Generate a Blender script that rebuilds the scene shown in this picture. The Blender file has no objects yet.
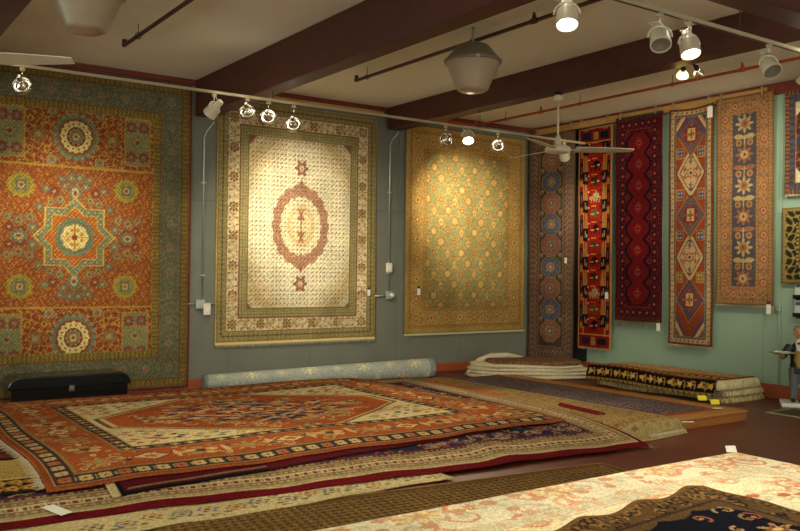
import bpy, bmesh, math, random
import numpy as np
from mathutils import Vector, Matrix
random.seed(7); RS = np.random.RandomState(11)
S = bpy.context.scene
COL = S.collection

# ------------------------------------------------------------------ camera
CZ, F = 1.52, 854.0
YAW, PITCH, ROLL = [math.radians(a) for a in (34.964, 0.51, 0.656)]
fw = Vector((math.sin(YAW)*math.cos(PITCH), math.cos(YAW)*math.cos(PITCH), math.sin(PITCH)))
r0 = Vector((math.cos(YAW), -math.sin(YAW), 0)); u0 = r0.cross(fw)
rt = r0*math.cos(ROLL) + u0*math.sin(ROLL); up = -r0*math.sin(ROLL) + u0*math.cos(ROLL)
cam = bpy.data.cameras.new('camera'); camo = bpy.data.objects.new('camera', cam); COL.objects.link(camo)
cam.sensor_width = 36; cam.lens = F/800*36; cam.clip_start = .05
m = Matrix((rt, up, -fw)).transposed().to_4x4(); m.translation = (0, 0, CZ); camo.matrix_world = m
S.camera = camo
# ------------------------------------------------------------------ world, exposure
w = bpy.data.worlds.new('world'); S.world = w; w.use_nodes = True
w.node_tree.nodes['Background'].inputs[0].default_value = (.93, .91, .78, 1)
w.node_tree.nodes['Background'].inputs[1].default_value = 3.5
S.view_settings.view_transform = 'Standard'; S.view_settings.look = 'None'
S.view_settings.gamma = 1; S.view_settings.use_curve_mapping = False
S.view_settings.exposure = 0.0
WARM = (1.0, .90, .66)
LK = 0.94          # common factor on every lamp's power

# room sizes (metres); the camera stands over the origin
D, W, CEIL, XL, YF = 10.54, 10.05, 3.97, -3.6, -3.2
def ray(px, py): return (px-400)/F*rt - (py-265.5)/F*up + fw
def gz(px, py, z):                      # where the ray of a pixel meets height z
    d = ray(px, py); t = (z-CZ)/d.z; return Vector((0, 0, CZ)) + d*t

# ------------------------------------------------------------------ helpers
def lin(c):
    a = np.asarray(c, float)/255.; return np.where(a <= .04045, a/12.92, ((a+.055)/1.055)**2.4)
def link(o, parent=None):
    COL.objects.link(o)
    if parent: o.parent = parent
    return o
def tag(o, label=None, cat=None, group=None, kind=None):
    if label: o['label'] = label
    if cat: o['category'] = cat
    if group: o['group'] = group
    if kind: o['kind'] = kind
    return o
def empty(name, loc=(0, 0, 0), rz=0):
    o = bpy.data.objects.new(name, None); o.location = loc; o.rotation_euler = (0, 0, rz)
    o.empty_display_size = .1
    return link(o)
def fastmesh(name, V, Q, smooth=True):
    me = bpy.data.meshes.new(name); n, k = Q.shape
    me.vertices.add(len(V)); me.vertices.foreach_set('co', np.ascontiguousarray(V, np.float32).ravel())
    me.loops.add(n*k); me.loops.foreach_set('vertex_index', np.ascontiguousarray(Q, np.int32).ravel())
    me.polygons.add(n); me.polygons.foreach_set('loop_start', np.arange(0, n*k, k, dtype=np.int32))
    me.polygons.foreach_set('use_smooth', np.full(n, smooth))
    me.update(calc_edges=True); return me
class MB:
    """collects plain shapes into ONE mesh"""
    def __init__(s): s.v = []; s.f = []; s.sm = []
    def add(s, vs, fs, M=None, smooth=False):
        b = len(s.v)
        for p in vs: s.v.append(tuple(M @ Vector(p)) if M else tuple(p))
        for f in fs: s.f.append(tuple(i+b for i in f)); s.sm.append(smooth)
        return s
    def box(s, a, b, M=None, bev=0):
        x0, y0, z0 = a; x1, y1, z1 = b
        if not bev:
            vs = [(x, y, z) for z in (z0, z1) for y in (y0, y1) for x in (x0, x1)]
            return s.add(vs, [(0, 2, 3, 1), (4, 5, 7, 6), (0, 1, 5, 4), (2, 6, 7, 3), (0, 4, 6, 2), (1, 3, 7, 5)], M)
        e = bev; idx = {}; vs = []
        X, Y, Z = (x0, x1), (y0, y1), (z0, z1)
        for ix in (0, 1):
            for iy in (0, 1):
                for iz in (0, 1):
                    sx, sy, sz = (1, -1)[ix]*e, (1, -1)[iy]*e, (1, -1)[iz]*e
                    for a_, p in (('x', (X[ix], Y[iy]+sy, Z[iz]+sz)), ('y', (X[ix]+sx, Y[iy], Z[iz]+sz)), ('z', (X[ix]+sx, Y[iy]+sy, Z[iz]))):
                        idx[(ix, iy, iz, a_)] = len(vs); vs.append(p)
        g = lambda *k: idx[k]; fs = []
        for i in (0, 1):
            q = [(0, 0), (0, 1), (1, 1), (1, 0)]
            o = [(g(i, a, b, 'x')) for a, b in q]; fs.append(o if i == 0 and False else (o[::-1] if i == 1 else o))
            o = [(g(a, i, b, 'y')) for a, b in q]; fs.append(o[::-1] if i == 0 else o)
            o = [(g(a, b, i, 'z')) for a, b in q]; fs.append(o if i == 0 else o[::-1])
            for j in (0, 1):
                fl = (lambda f: f if (i+j) % 2 else f[::-1])
                fs.append(fl([g(i, j, 0, 'x'), g(i, j, 1, 'x'), g(i, j, 1, 'y'), g(i, j, 0, 'y')]))
                fs.append(fl([g(i, 1, j, 'x'), g(i, 0, j, 'x'), g(i, 0, j, 'z'), g(i, 1, j, 'z')]))
                fs.append(fl([g(0, i, j, 'y'), g(1, i, j, 'y'), g(1, i, j, 'z'), g(0, i, j, 'z')]))
                for k in (0, 1):
                    fs.append([g(i, j, k, 'x'), g(i, j, k, 'y'), g(i, j, k, 'z')])
        return s.add(vs, fs, M)
    def lathe(s, prof, n=20, M=None, cap=True, smooth=True):
        vs = []; fs = []
        for r, z in prof:
            for i in range(n):
                a = 2*math.pi*i/n; vs.append((r*math.cos(a), r*math.sin(a), z))
        for j in range(len(prof)-1):
            for i in range(n):
                k = (i+1) % n; fs.append((j*n+i, j*n+k, (j+1)*n+k, (j+1)*n+i))
        if cap:
            fs.append(tuple(range(n))[::-1]); fs.append(tuple((len(prof)-1)*n+i for i in range(n)))
        return s.add(vs, fs, M, smooth)
    def tube(s, pts, r, n=8, M=None, radii=None, ell=None, closed=False):
        pts = [Vector(p) for p in pts]; vs = []; fs = []; N = len(pts)
        ref = None
        for i, p in enumerate(pts):
            if closed: t = pts[(i+1) % N]-pts[i-1]
            else: t = pts[min(i+1, N-1)]-pts[max(i-1, 0)]
            t.normalize()
            if ref is None:
                ref = Vector((0, 0, 1)) if abs(t.z) < .9 else Vector((1, 0, 0))
            a = (ref - t*ref.dot(t)).normalized(); ref = a; b = t.cross(a)
            rr = radii[i] if radii else r
            for k in range(n):
                q = 2*math.pi*k/n
                vs.append(tuple(p + a*rr*math.cos(q) + b*rr*math.sin(q)*(ell or 1)))
        for j in range(N if closed else N-1):
            for k in range(n):
                k2 = (k+1) % n; j2 = (j+1) % N
                fs.append((j*n+k, j*n+k2, j2*n+k2, j2*n+k))
        if not closed:
            fs.append(tuple(range(n))[::-1]); fs.append(tuple((N-1)*n+k for k in range(n)))
        return s.add(vs, fs, M, True)
    def build(s, name, mat, parent=None):
        me = bpy.data.meshes.new(name); me.from_pydata(s.v, [], s.f)
        me.polygons.foreach_set('use_smooth', s.sm); me.update()
        if len(s.f) < 6000:
            b = bmesh.new(); b.from_mesh(me); bmesh.ops.recalc_face_normals(b, faces=b.faces); b.to_mesh(me); b.free()
        me.materials.append(mat)
        return link(bpy.data.objects.new(name, me), parent)
def aimM(d, loc=(0, 0, 0)):             # local -Z along d
    q = Vector(d).normalized().to_track_quat('-Z', 'Y'); mm = q.to_matrix().to_4x4(); mm.translation = loc; return mm

# ------------------------------------------------------------------ materials
def mat(name, col, rough=.6, metal=0, noise=0, nscale=20, bump=0, spec=.5, emit=None, es=0, trans=0, stretch=None, col2=None, coat=0):
    M = bpy.data.materials.new(name); M.use_nodes = True; nt = M.node_tree; b = nt.nodes['Principled BSDF']
    c = (*lin(col), 1)
    b.inputs['Base Color'].default_value = c; b.inputs['Roughness'].default_value = rough; b.inputs['Metallic'].default_value = metal
    b.inputs['Specular IOR Level'].default_value = spec; b.inputs['Coat Weight'].default_value = coat
    if trans: b.inputs['Transmission Weight'].default_value = trans
    if emit:
        b.inputs['Emission Color'].default_value = (*emit, 1); b.inputs['Emission Strength'].default_value = es
    if noise or bump:
        tc = nt.nodes.new('ShaderNodeTexCoord'); mp = nt.nodes.new('ShaderNodeMapping'); nz = nt.nodes.new('ShaderNodeTexNoise')
        nz.inputs['Scale'].default_value = nscale; nz.inputs['Detail'].default_value = 5
        if stretch: mp.inputs['Scale'].default_value = stretch
        nt.links.new(tc.outputs['Object'], mp.inputs[0]); nt.links.new(mp.outputs[0], nz.inputs['Vector'])
        if noise:
            mx = nt.nodes.new('ShaderNodeMix'); mx.data_type = 'RGBA'
            rp = nt.nodes.new('ShaderNodeMapRange'); rp.inputs[1].default_value = .3; rp.inputs[2].default_value = .7
            nt.links.new(nz.outputs[0], rp.inputs[0]); nt.links.new(rp.outputs[0], mx.inputs[0])
            a2 = lin(col2) if col2 is not None else lin(col)*(1-noise)
            mx.inputs[6].default_value = c; mx.inputs[7].default_value = (*a2, 1); nt.links.new(mx.outputs[2], b.inputs['Base Color'])
        if bump:
            bp = nt.nodes.new('ShaderNodeBump'); bp.inputs['Strength'].default_value = bump; bp.inputs['Distance'].default_value = .01
            nt.links.new(nz.outputs[0], bp.inputs['Height']); nt.links.new(bp.outputs[0], b.inputs['Normal'])
    return M
def rugmat(name='woven_wool'):
    M = bpy.data.materials.new(name); M.use_nodes = True; nt = M.node_tree; b = nt.nodes['Principled BSDF']
    at = nt.nodes.new('ShaderNodeAttribute'); at.attribute_name = 'Col'
    tc = nt.nodes.new('ShaderNodeTexCoord')
    nz = nt.nodes.new('ShaderNodeTexNoise'); nz.inputs['Scale'].default_value = 90; nz.inputs['Detail'].default_value = 3
    n2 = nt.nodes.new('ShaderNodeTexNoise'); n2.inputs['Scale'].default_value = 2.2; n2.inputs['Detail'].default_value = 3
    nt.links.new(tc.outputs['Object'], nz.inputs['Vector']); nt.links.new(tc.outputs['Object'], n2.inputs['Vector'])
    r1 = nt.nodes.new('ShaderNodeMapRange'); r1.inputs[1].default_value = .25; r1.inputs[2].default_value = .75; r1.inputs[3].default_value = .74; r1.inputs[4].default_value = 1.2
    r2 = nt.nodes.new('ShaderNodeMapRange'); r2.inputs[1].default_value = .3; r2.inputs[2].default_value = .7; r2.inputs[3].default_value = .86; r2.inputs[4].default_value = 1.12
    nt.links.new(nz.outputs[0], r1.inputs[0]); nt.links.new(n2.outputs[0], r2.inputs[0])
    ml = nt.nodes.new('ShaderNodeMath'); ml.operation = 'MULTIPLY'; nt.links.new(r1.outputs[0], ml.inputs[0]); nt.links.new(r2.outputs[0], ml.inputs[1])
    vm = nt.nodes.new('ShaderNodeVectorMath'); vm.operation = 'SCALE'; nt.links.new(at.outputs['Color'], vm.inputs[0]); nt.links.new(ml.outputs[0], vm.inputs['Scale'])
    nt.links.new(vm.outputs[0], b.inputs['Base Color'])
    b.inputs['Roughness'].default_value = 1.0; b.inputs['Specular IOR Level'].default_value = .04
    bp = nt.nodes.new('ShaderNodeBump'); bp.inputs['Strength'].default_value = .35; bp.inputs['Distance'].default_value = .004
    nt.links.new(nz.outputs[0], bp.inputs['Height']); nt.links.new(bp.outputs[0], b.inputs['Normal'])
    return M
RUG = rugmat()
M_ = dict(
    ceil=mat('ceiling_paint', (238, 235, 218), .9, noise=.06, nscale=1.5),
    wallb=mat('grey_wall_paint', (118, 120, 109), .75, noise=.1, nscale=3, bump=.05),
    wallr=mat('green_wall_paint', (150, 176, 154), .7, noise=.08, nscale=3, bump=.05),
    joint=mat('wall_joint', (92, 96, 88), .9),
    floor=mat('red_brown_floor', (112, 56, 40), .42, noise=.3, nscale=2.2, bump=.06, spec=.4),
    beam=mat('dark_red_beam_paint', (84, 40, 31), .6, noise=.3, nscale=5, bump=.1),
    trim=mat('red_trim_paint', (122, 48, 32), .6, noise=.2, nscale=6),
    base=mat('rust_baseboard_paint', (168, 84, 46), .55, noise=.15, nscale=5),
    batten=mat('pine_batten', (196, 152, 84), .6, noise=.25, nscale=8, stretch=(8, .6, 8)),
    ply=mat('plywood', (176, 122, 62), .5, noise=.3, nscale=7, stretch=(1, 10, 10), bump=.05),
    plyface=mat('plywood_edge', (158, 100, 48), .5, noise=.3, nscale=7, stretch=(1, 8, 12)),
    pipe=mat('dark_pipe_paint', (76, 48, 36), .5, noise=.2, nscale=12),
    rpipe=mat('orange_pipe_paint', (176, 76, 44), .5, noise=.15, nscale=12),
    black=mat('black_metal', (22, 20, 18), .4, metal=.3),
    cream=mat('cream_enamel', (214, 204, 178), .45, noise=.05, nscale=10),
    track=mat('beige_track', (176, 162, 132), .55),
    chrome=mat('chrome', (226, 222, 210), .18, metal=1),
    galv=mat('galvanised', (186, 190, 184), .38, metal=.6, noise=.1, nscale=20),
    plast=mat('white_plastic', (226, 218, 200), .5),
    card=mat('paper_tag', (236, 232, 220), .8),
    print=mat('printed_tag_head', (60, 56, 52), .8),
    ystk=mat('yellow_sticker', (240, 216, 48), .7),
    lacq=mat('black_lacquer', (12, 12, 12), .22, spec=.6, coat=.6),
    bay=mat('grey_cast_housing', (120, 110, 92), .55, noise=.12, nscale=14),
    glass=mat('ribbed_refractor', (196, 176, 150), .28, trans=.35, noise=.06, nscale=8),
    lensoff=mat('lens_unlit', (120, 116, 104), .15, spec=.7),
    lens=mat('lens_lit', (255, 250, 235), .3, emit=(1, .93, .76), es=22),
    gap=mat('light_gap_glow', (255, 250, 235), .3, emit=(1, .95, .85), es=9),
    ylens=mat('amber_bulb_lit', (255, 214, 90), .3, emit=(1, .72, .18), es=6),
    fringe=mat('cotton_fringe', (206, 194, 158), .9, noise=.3, nscale=60),
    dfringe=mat('dark_wool_fringe', (70, 62, 44), .9, noise=.3, nscale=60),
    white=mat('cotton_back', (216, 204, 172), .9, noise=.25, nscale=30, bump=.3),
    dark=mat('dark_recess_panel', (20, 18, 16), .8),
    skin=mat('painted_face', (196, 150, 116), .5), cloth=mat('painted_black_coat', (24, 24, 28), .45),
    vest=mat('painted_tan_vest', (176, 142, 72), .5), trous=mat('painted_grey_trousers', (104, 104, 110), .55, noise=.3, nscale=14, stretch=(14, 14, .3)),
    shirt=mat('painted_white_shirt', (230, 226, 214), .5), hair=mat('painted_hair', (150, 128, 88), .6),
    paper=mat('magazine_paper', (200, 204, 206), .6), ink=mat('magazine_ink', (70, 84, 110), .6),
)

def panemat():
    M = bpy.data.materials.new('window_glass'); M.use_nodes = True; nt = M.node_tree; nt.nodes.clear()
    o = nt.nodes.new('ShaderNodeOutputMaterial'); mx = nt.nodes.new('ShaderNodeMixShader'); t = nt.nodes.new('ShaderNodeBsdfTransparent'); g = nt.nodes.new('ShaderNodeBsdfGlossy')
    g.inputs['Roughness'].default_value = .02; mx.inputs[0].default_value = .08; t.inputs[0].default_value = (.93, .95, .93, 1)
    nt.links.new(t.outputs[0], mx.inputs[1]); nt.links.new(g.outputs[0], mx.inputs[2]); nt.links.new(mx.outputs[0], o.inputs[0]); return M
M_['pane'] = panemat()
# ------------------------------------------------------------------ structure
def struct(name, bm, material, label=None, parent=None):
    o = bm.build(name, material, parent)
    if not parent: tag(o, label, None, None, 'structure'); o['category'] = name.split('_')[0]
    return o
fl = struct('floor', MB().box((XL, YF, -.1), (W+.2, D+.2, 0)), M_['floor'], 'red-brown painted floor of the rug showroom')
struct('ceiling', MB().box((XL-.2, YF-.2, CEIL), (W+.2, D+.2, CEIL+.1)), M_['ceil'], 'cream plaster ceiling between the dark beams')
wb = struct('wall_back', MB().box((XL-.2, D, 0), (W+.2, D+.2, CEIL)), M_['joint'], 'grey painted panel wall behind the large hanging rugs')
xs = [XL, -2.6, -1.4, -.2, 1.0, 2.2, 3.4, 4.62, 5.84, 7.32, 8.54, W]
for i in range(len(xs)-1):
    for z0, z1 in ((0, 2.43), (2.433, CEIL)):
        MB().box((xs[i]+.0015, D-.012, z0), (xs[i+1]-.0015, D, z1), None, .003).build('wall_panel', M_['wallb'], wb)
wr = struct('wall_right', MB().box((W, YF-.2, 0), (W+.2, D+.2, CEIL)), M_['joint'], 'sage green panel wall behind the hanging runners')
ys = [D-.012, 9.15, 8.85, 7.5, 6.27, 6.02, 4.8, 3.6, 2.4, 1.2, 0, -1.2, -2.4, YF]
for i in range(len(ys)-1):
    MB().box((W-.012, ys[i+1]+.0015, 0), (W, ys[i]-.0015, CEIL), None, .003).build('wall_panel', M_['wallr'], wr)
# shop windows added to the two unseen walls to let in fill light
def window_wall(name, lab, span, place, n0):
    """span = (a, b) along the wall, place(a0, a1, z0, z1, d0, d1) -> box corners; openings every 2.6 m"""
    a, b = span; mb = MB(); k = int((b-a)//2.6); step = (b-a)/k; zs, zt = .55, 3.45
    mb.box(*place(a, b, 0, zs, 0, .2)); mb.box(*place(a, b, zt, CEIL, 0, .2))
    for i in range(k+1):
        c = a+i*step; mb.box(*place(max(a, c-.2), min(b, c+.2), zs, zt, 0, .2))
    struct(name, mb, M_['wallb'], lab)
    for i in range(k):
        c0, c1 = a+i*step+.2, a+(i+1)*step-.2; f = MB(); t = .05
        for q in ((c0, c1, zs, zs+t), (c0, c1, zt-t, zt), (c0, c0+t, zs, zt), (c1-t, c1, zs, zt), ((c0+c1)/2-.02, (c0+c1)/2+.02, zs, zt)): f.box(*place(*q, .06, .12))
        o = struct('window_%d' % (n0+i), f, M_['trim'], 'tall shop window with dark red frame outside the view')
        MB().box(*place(c0+.02, c1-.02, zs+.02, zt-.02, .088, .092)).build('pane', M_['pane'], o)
window_wall('wall_left', 'grey wall with shop windows opposite the green wall', (YF, D), lambda a0, a1, z0, z1, d0, d1: ((XL-d1, a0, z0), (XL-d0, a1, z1)), 1)
window_wall('wall_front', 'grey wall with shop windows behind the viewer', (XL, W), lambda a0, a1, z0, z1, d0, d1: ((a0, YF-d1, z0), (a1, YF-d0, z1)), 6)
struct('baseboard_back', MB().box((XL, D-.032, 0), (W-.035, D-.012, .125), None, .004), M_['base'], 'rust-painted baseboard under the grey wall')
struct('baseboard_right', MB().box((W-.032, YF, 0), (W-.012, D-.012, .175), None, .004), M_['base'], 'rust-painted baseboard under the green wall')
struct('trim_1', MB().box((XL, D-.06, 3.905), (W-.06, D-.012, CEIL)), M_['trim'], 'dark red trim board along the top of the grey wall')
struct('trim_2', MB().box((W-.06, YF, 3.82), (W-.012, D-.012, CEIL-.01)), M_['trim'], 'dark red trim board along the top of the green wall')
BEAMS = [(-1.82, .22, 3.5), (1.14, .22, 3.5), (4.10, .22, 3.5), (7.07, .24, 3.65)]
for i, (x, wd, zb) in enumerate(BEAMS):
    lab = ['dark red ceiling beam beyond the left ceiling fan', 'dark red ceiling beam beside the left ceiling fan', 'deep dark red ceiling beam above the medallion rug', 'dark red ceiling beam carrying the white ceiling fan'][i]
    b_ = MB().box((x, YF, zb), (x+wd, D-.06, CEIL-.002), None, .008)
    o = struct('beam_%d' % (i+1), b_, M_['beam'], lab)
struct('beam_5', MB().box((4.34, 3.52, 3.5), (W-.06, 3.76, CEIL-.002), None, .008), M_['beam'], 'dark red cross beam running above the near lamp track')

# ------------------------------------------------------------------ the rug painter: one colour per knot
class Cv:
    def __init__(s, w, h, res, base):
        s.w, s.h = w, h; nx = int(round(w/res))+1; ny = int(round(h/res))+1
        s.x = np.linspace(0, w, nx); s.y = np.linspace(0, h, ny)
        s.X, s.Y = np.meshgrid(s.x, s.y)
        s.c = np.empty((ny, nx, 3)); s.c[:] = base
        s.d = np.minimum(np.minimum(s.X, w-s.X), np.minimum(s.Y, h-s.Y))
        s.s = np.where(np.minimum(s.X, w-s.X) < np.minimum(s.Y, h-s.Y), s.Y, s.X)
    def fill(s, m, c): s.c[m] = c
    def band(s, a, b, c, per=0, duty=.5, c2=None, diag=0):
        m = (s.d >= a) & (s.d < b); s.c[m] = c
        if per:
            m2 = m & (((s.s + diag*s.d) % per) < per*duty); s.c[m2] = c2
    def put(s, cx, cy, hx, hy, fn, c):
        i0, i1 = np.searchsorted(s.x, (cx-hx, cx+hx)); j0, j1 = np.searchsorted(s.y, (cy-hy, cy+hy))
        if i1 <= i0 or j1 <= j0: return
        lx = (s.X[j0:j1, i0:i1]-cx)/hx; ly = (s.Y[j0:j1, i0:i1]-cy)/hy
        s.c[j0:j1, i0:i1][fn(lx, ly)] = c
    def sym4(s, cx, cy, dx, dy, fn):
        for a in ((-1, 1) if dx else (1,)):
            for b in ((-1, 1) if dy else (1,)): fn(cx+a*dx, cy+b*dy)
    def perim(s, off, gap):             # evenly spaced places along a frame at this distance from the edge
        lx, ly = s.w-2*off, s.h-2*off; n, m_ = max(1, round(lx/gap)), max(1, round(ly/gap)); out = []
        for k in range(n+1): out += [(off+lx*k/n, off), (off+lx*k/n, s.h-off)]
        for k in range(1, m_): out += [(off, off+ly*k/m_), (s.w-off, off+ly*k/m_)]
        return out
    def noise(s, amt, cell=.02):
        ny, nx, _ = s.c.shape
        s.c = s.c*(1+amt*(RS.rand(ny, nx, 1)-.5)*2)
        k = max(2, int(ny*.03)); row = np.interp(np.arange(ny), np.linspace(0, ny, k), RS.rand(k))
        s.c = np.clip(s.c*(1+.12*(row[:, None, None]-.5)), 0, 255); return s
    def weave(s, per, amt): s.c = np.clip(s.c*(1+amt*np.sign(np.sin(s.X*2*math.pi/per)*np.sin(s.Y*2*math.pi/per*.83+1))[..., None]), 0, 255); return s
    def tone(s, c, a): s.c = s.c*(1-a)+np.array(c)*a; return s
    def speckle(s, m, c, p):
        q = m & (RS.rand(*m.shape) < p); s.c[q] = c
disk = lambda x, y: x*x+y*y < 1
boxm = lambda x, y: (np.abs(x) < 1) & (np.abs(y) < 1)
dia = lambda x, y: np.abs(x)+np.abs(y) < 1
octa = lambda x, y: (np.maximum(np.abs(x), np.abs(y)) < 1) & (np.abs(x)+np.abs(y) < 1.42)
star8 = lambda x, y: (np.maximum(np.abs(x), np.abs(y)) < .72) | (np.abs(x)+np.abs(y) < 1)
cross = lambda x, y: ((np.abs(x) < .3) | (np.abs(y) < .3))
def ring(r): return lambda x, y: (x*x+y*y < 1) & (x*x+y*y > r*r)
def petal(n, a=.3, ph=0):
    return lambda x, y: np.hypot(x, y) < (1-a)+a*np.cos(n*np.arctan2(y, x)+ph)
def heart(x, y): return ((x*x+y*y*1.3-.5)**3 - x*x*y**3*2 < 0)
def leaf(x, y): return np.abs(x) < (1-y*y)*.55
def palm(x, y): return (np.abs(x) < .9*np.sqrt(np.clip(1-np.abs(y), 0, 1))*(.6+.4*np.cos(6*y)))
def ros(cv, x, y, r, c0, c1, c2, n=8):
    cv.put(x, y, r, r, petal(n, .16), c0); cv.put(x, y, r*.62, r*.62, disk, c1); cv.put(x, y, r*.28, r*.28, disk, c2)
def vines(cv, mask, c, f1=9., f2=7., wd=.16, ph=0.):
    t = np.sin(cv.X*f1*2*math.pi + 1.7*np.sin(cv.Y*f2*3.1+ph)) * np.cos(cv.Y*f2*2*math.pi + 1.3*np.sin(cv.X*f1*2.3+ph))
    cv.c[mask & (np.abs(t) < wd)] = c

def scroll(cv, x, y, r, c, wd=.012, turns=1.1, ph=0., hand=1):
    n = max(8, int(r*turns*7/wd))
    for t in np.linspace(.12, 1, n):
        a = ph+hand*t*turns*2*math.pi; cv.put(x+r*t*math.cos(a), y+r*t*math.sin(a), wd*(.6+.6*t), wd*(.6+.6*t), disk, c)
def arabesque(cv, n, inside, r0, r1, cols, wd=.012):
    for i in range(n):
        x, y = RS.rand()*cv.w, RS.rand()*cv.h
        if inside(x, y):
            r = r0+(r1-r0)*RS.rand(); c = cols[i % len(cols)]
            scroll(cv, x, y, r, c, wd, .7+.6*RS.rand(), RS.rand()*6.28, 1 if RS.rand() < .5 else -1)
            cv.put(x, y, r*.38, r*.32, petal(5+i % 3, .3), cols[(i+1) % len(cols)])
def rug_obj(name, cv, pos, back, parent=None, mirror=False):
    X, Y, Z = pos(cv.X, cv.Y); ny, nx = cv.X.shape
    P = np.stack([X, Y, Z], -1).reshape(-1, 3); I = np.arange(nx*ny).reshape(ny, nx)
    Q = np.stack([I[:-1, :-1], I[:-1, 1:], I[1:, 1:], I[1:, :-1]], -1).reshape(-1, 4)
    ringi = np.concatenate([I[0, :], I[1:, -1], I[-1, -2::-1], I[-2:0:-1, 0]])
    n0 = len(P); nr = len(ringi); B = P[ringi] + np.array(back)
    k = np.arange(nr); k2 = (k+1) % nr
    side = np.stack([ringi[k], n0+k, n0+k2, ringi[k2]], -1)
    jj = np.unique(np.append(np.arange(0, ny, 6), ny-1)); ii = np.unique(np.append(np.arange(0, nx, 6), nx-1))
    G = P.reshape(ny, nx, 3)[np.ix_(jj, ii)].reshape(-1, 3)+np.array(back); nb = n0+nr
    K = nb+np.arange(len(jj)*len(ii)).reshape(len(jj), len(ii))
    bk = np.stack([K[:-1, :-1], K[1:, :-1], K[1:, 1:], K[:-1, 1:]], -1).reshape(-1, 4)
    B = np.concatenate([B, G])
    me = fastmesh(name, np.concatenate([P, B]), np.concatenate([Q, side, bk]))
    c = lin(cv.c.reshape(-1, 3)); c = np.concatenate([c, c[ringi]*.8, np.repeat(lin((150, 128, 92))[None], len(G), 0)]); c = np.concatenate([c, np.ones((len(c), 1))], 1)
    at = me.color_attributes.new('Col', 'FLOAT_COLOR', 'POINT'); at.data.foreach_set('color', c.astype(np.float32).ravel())
    me.materials.append(RUG)
    return link(bpy.data.objects.new(name, me), parent)
def fringe(parent, pts, dirv, side, length, material, gap=.012, wob=.4, name='fringe'):
    """strands hanging from a polyline; dirv = hanging direction, side = sideways jitter axis"""
    pts = [Vector(p) for p in pts]; d = Vector(dirv); sd = Vector(side); V = []; Fc = []
    for a, b in zip(pts[:-1], pts[1:]):
        n = max(1, int((b-a).length/gap))
        for i in range(n):
            p = a.lerp(b, (i+.5)/n); L = length*random.uniform(1-wob, 1+wob*.4); j = sd*random.uniform(-.3, .3)*L
            t = (b-a).normalized()*gap*.42; q = p+d*L+j; k = len(V)
            V += [tuple(p-t), tuple(p+t), tuple(q+t*.5), tuple(q-t*.5)]; Fc.append((k, k+1, k+2, k+3))
    mb = MB(); mb.v = V; mb.f = Fc; mb.sm = [False]*len(Fc)
    o = mb.build(name, material, parent); o['kind'] = 'stuff'; return o
def price_tag(parent, p, n, right, upv, w=.05, h=.09, head=True):
    """card hanging against a rug; n = direction it faces"""
    p, n, right, upv = Vector(p), Vector(n), Vector(right), Vector(upv)
    Mx = Matrix((right, upv, n)).transposed().to_4x4(); Mx.translation = p
    o = MB().box((-w/2, -h/2, 0), (w/2, h/2, .002), Mx).build('price_tag', M_['card'], parent)
    if head: MB().box((-w/2*.9, h/2, 0), (w/2*.9, h/2+h*.35, .0022), Mx).build('tag_header', M_['print'], o)
    else: MB().tube([Mx @ Vector((0, h*.4, .002)), Mx @ Vector((.004, h*.8, .003)), Mx @ Vector((0, h*1.2, .0))], .0012, 5).build('tag_string', M_['card'], o)
    return o

# ------------------------------------------------------------------ rugs hanging on the grey wall
def wall_b(x0, zb, off=.03, amp=.006, fr=7.0):
    def f(X, Y): return x0+X, D-off-.014+amp*np.sin(X*fr)*np.cos(Y*1.3)-.004*np.cos(X*fr*2.3), zb+Y
    return f
def wall_r(y0, zb, off=.10, amp=.012, fr=9.0, drop=0):
    def f(X, Y): return W-off+amp*np.sin(X*fr+1)*np.cos(Y*.9)-.004*np.cos(Y*5), y0-X, zb+Y-drop*np.sin(X/ X.max()*math.pi)*(Y/Y.max())**6
    return f
BK, RT_ = (0, .012, 0), (.012, 0, 0)

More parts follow.
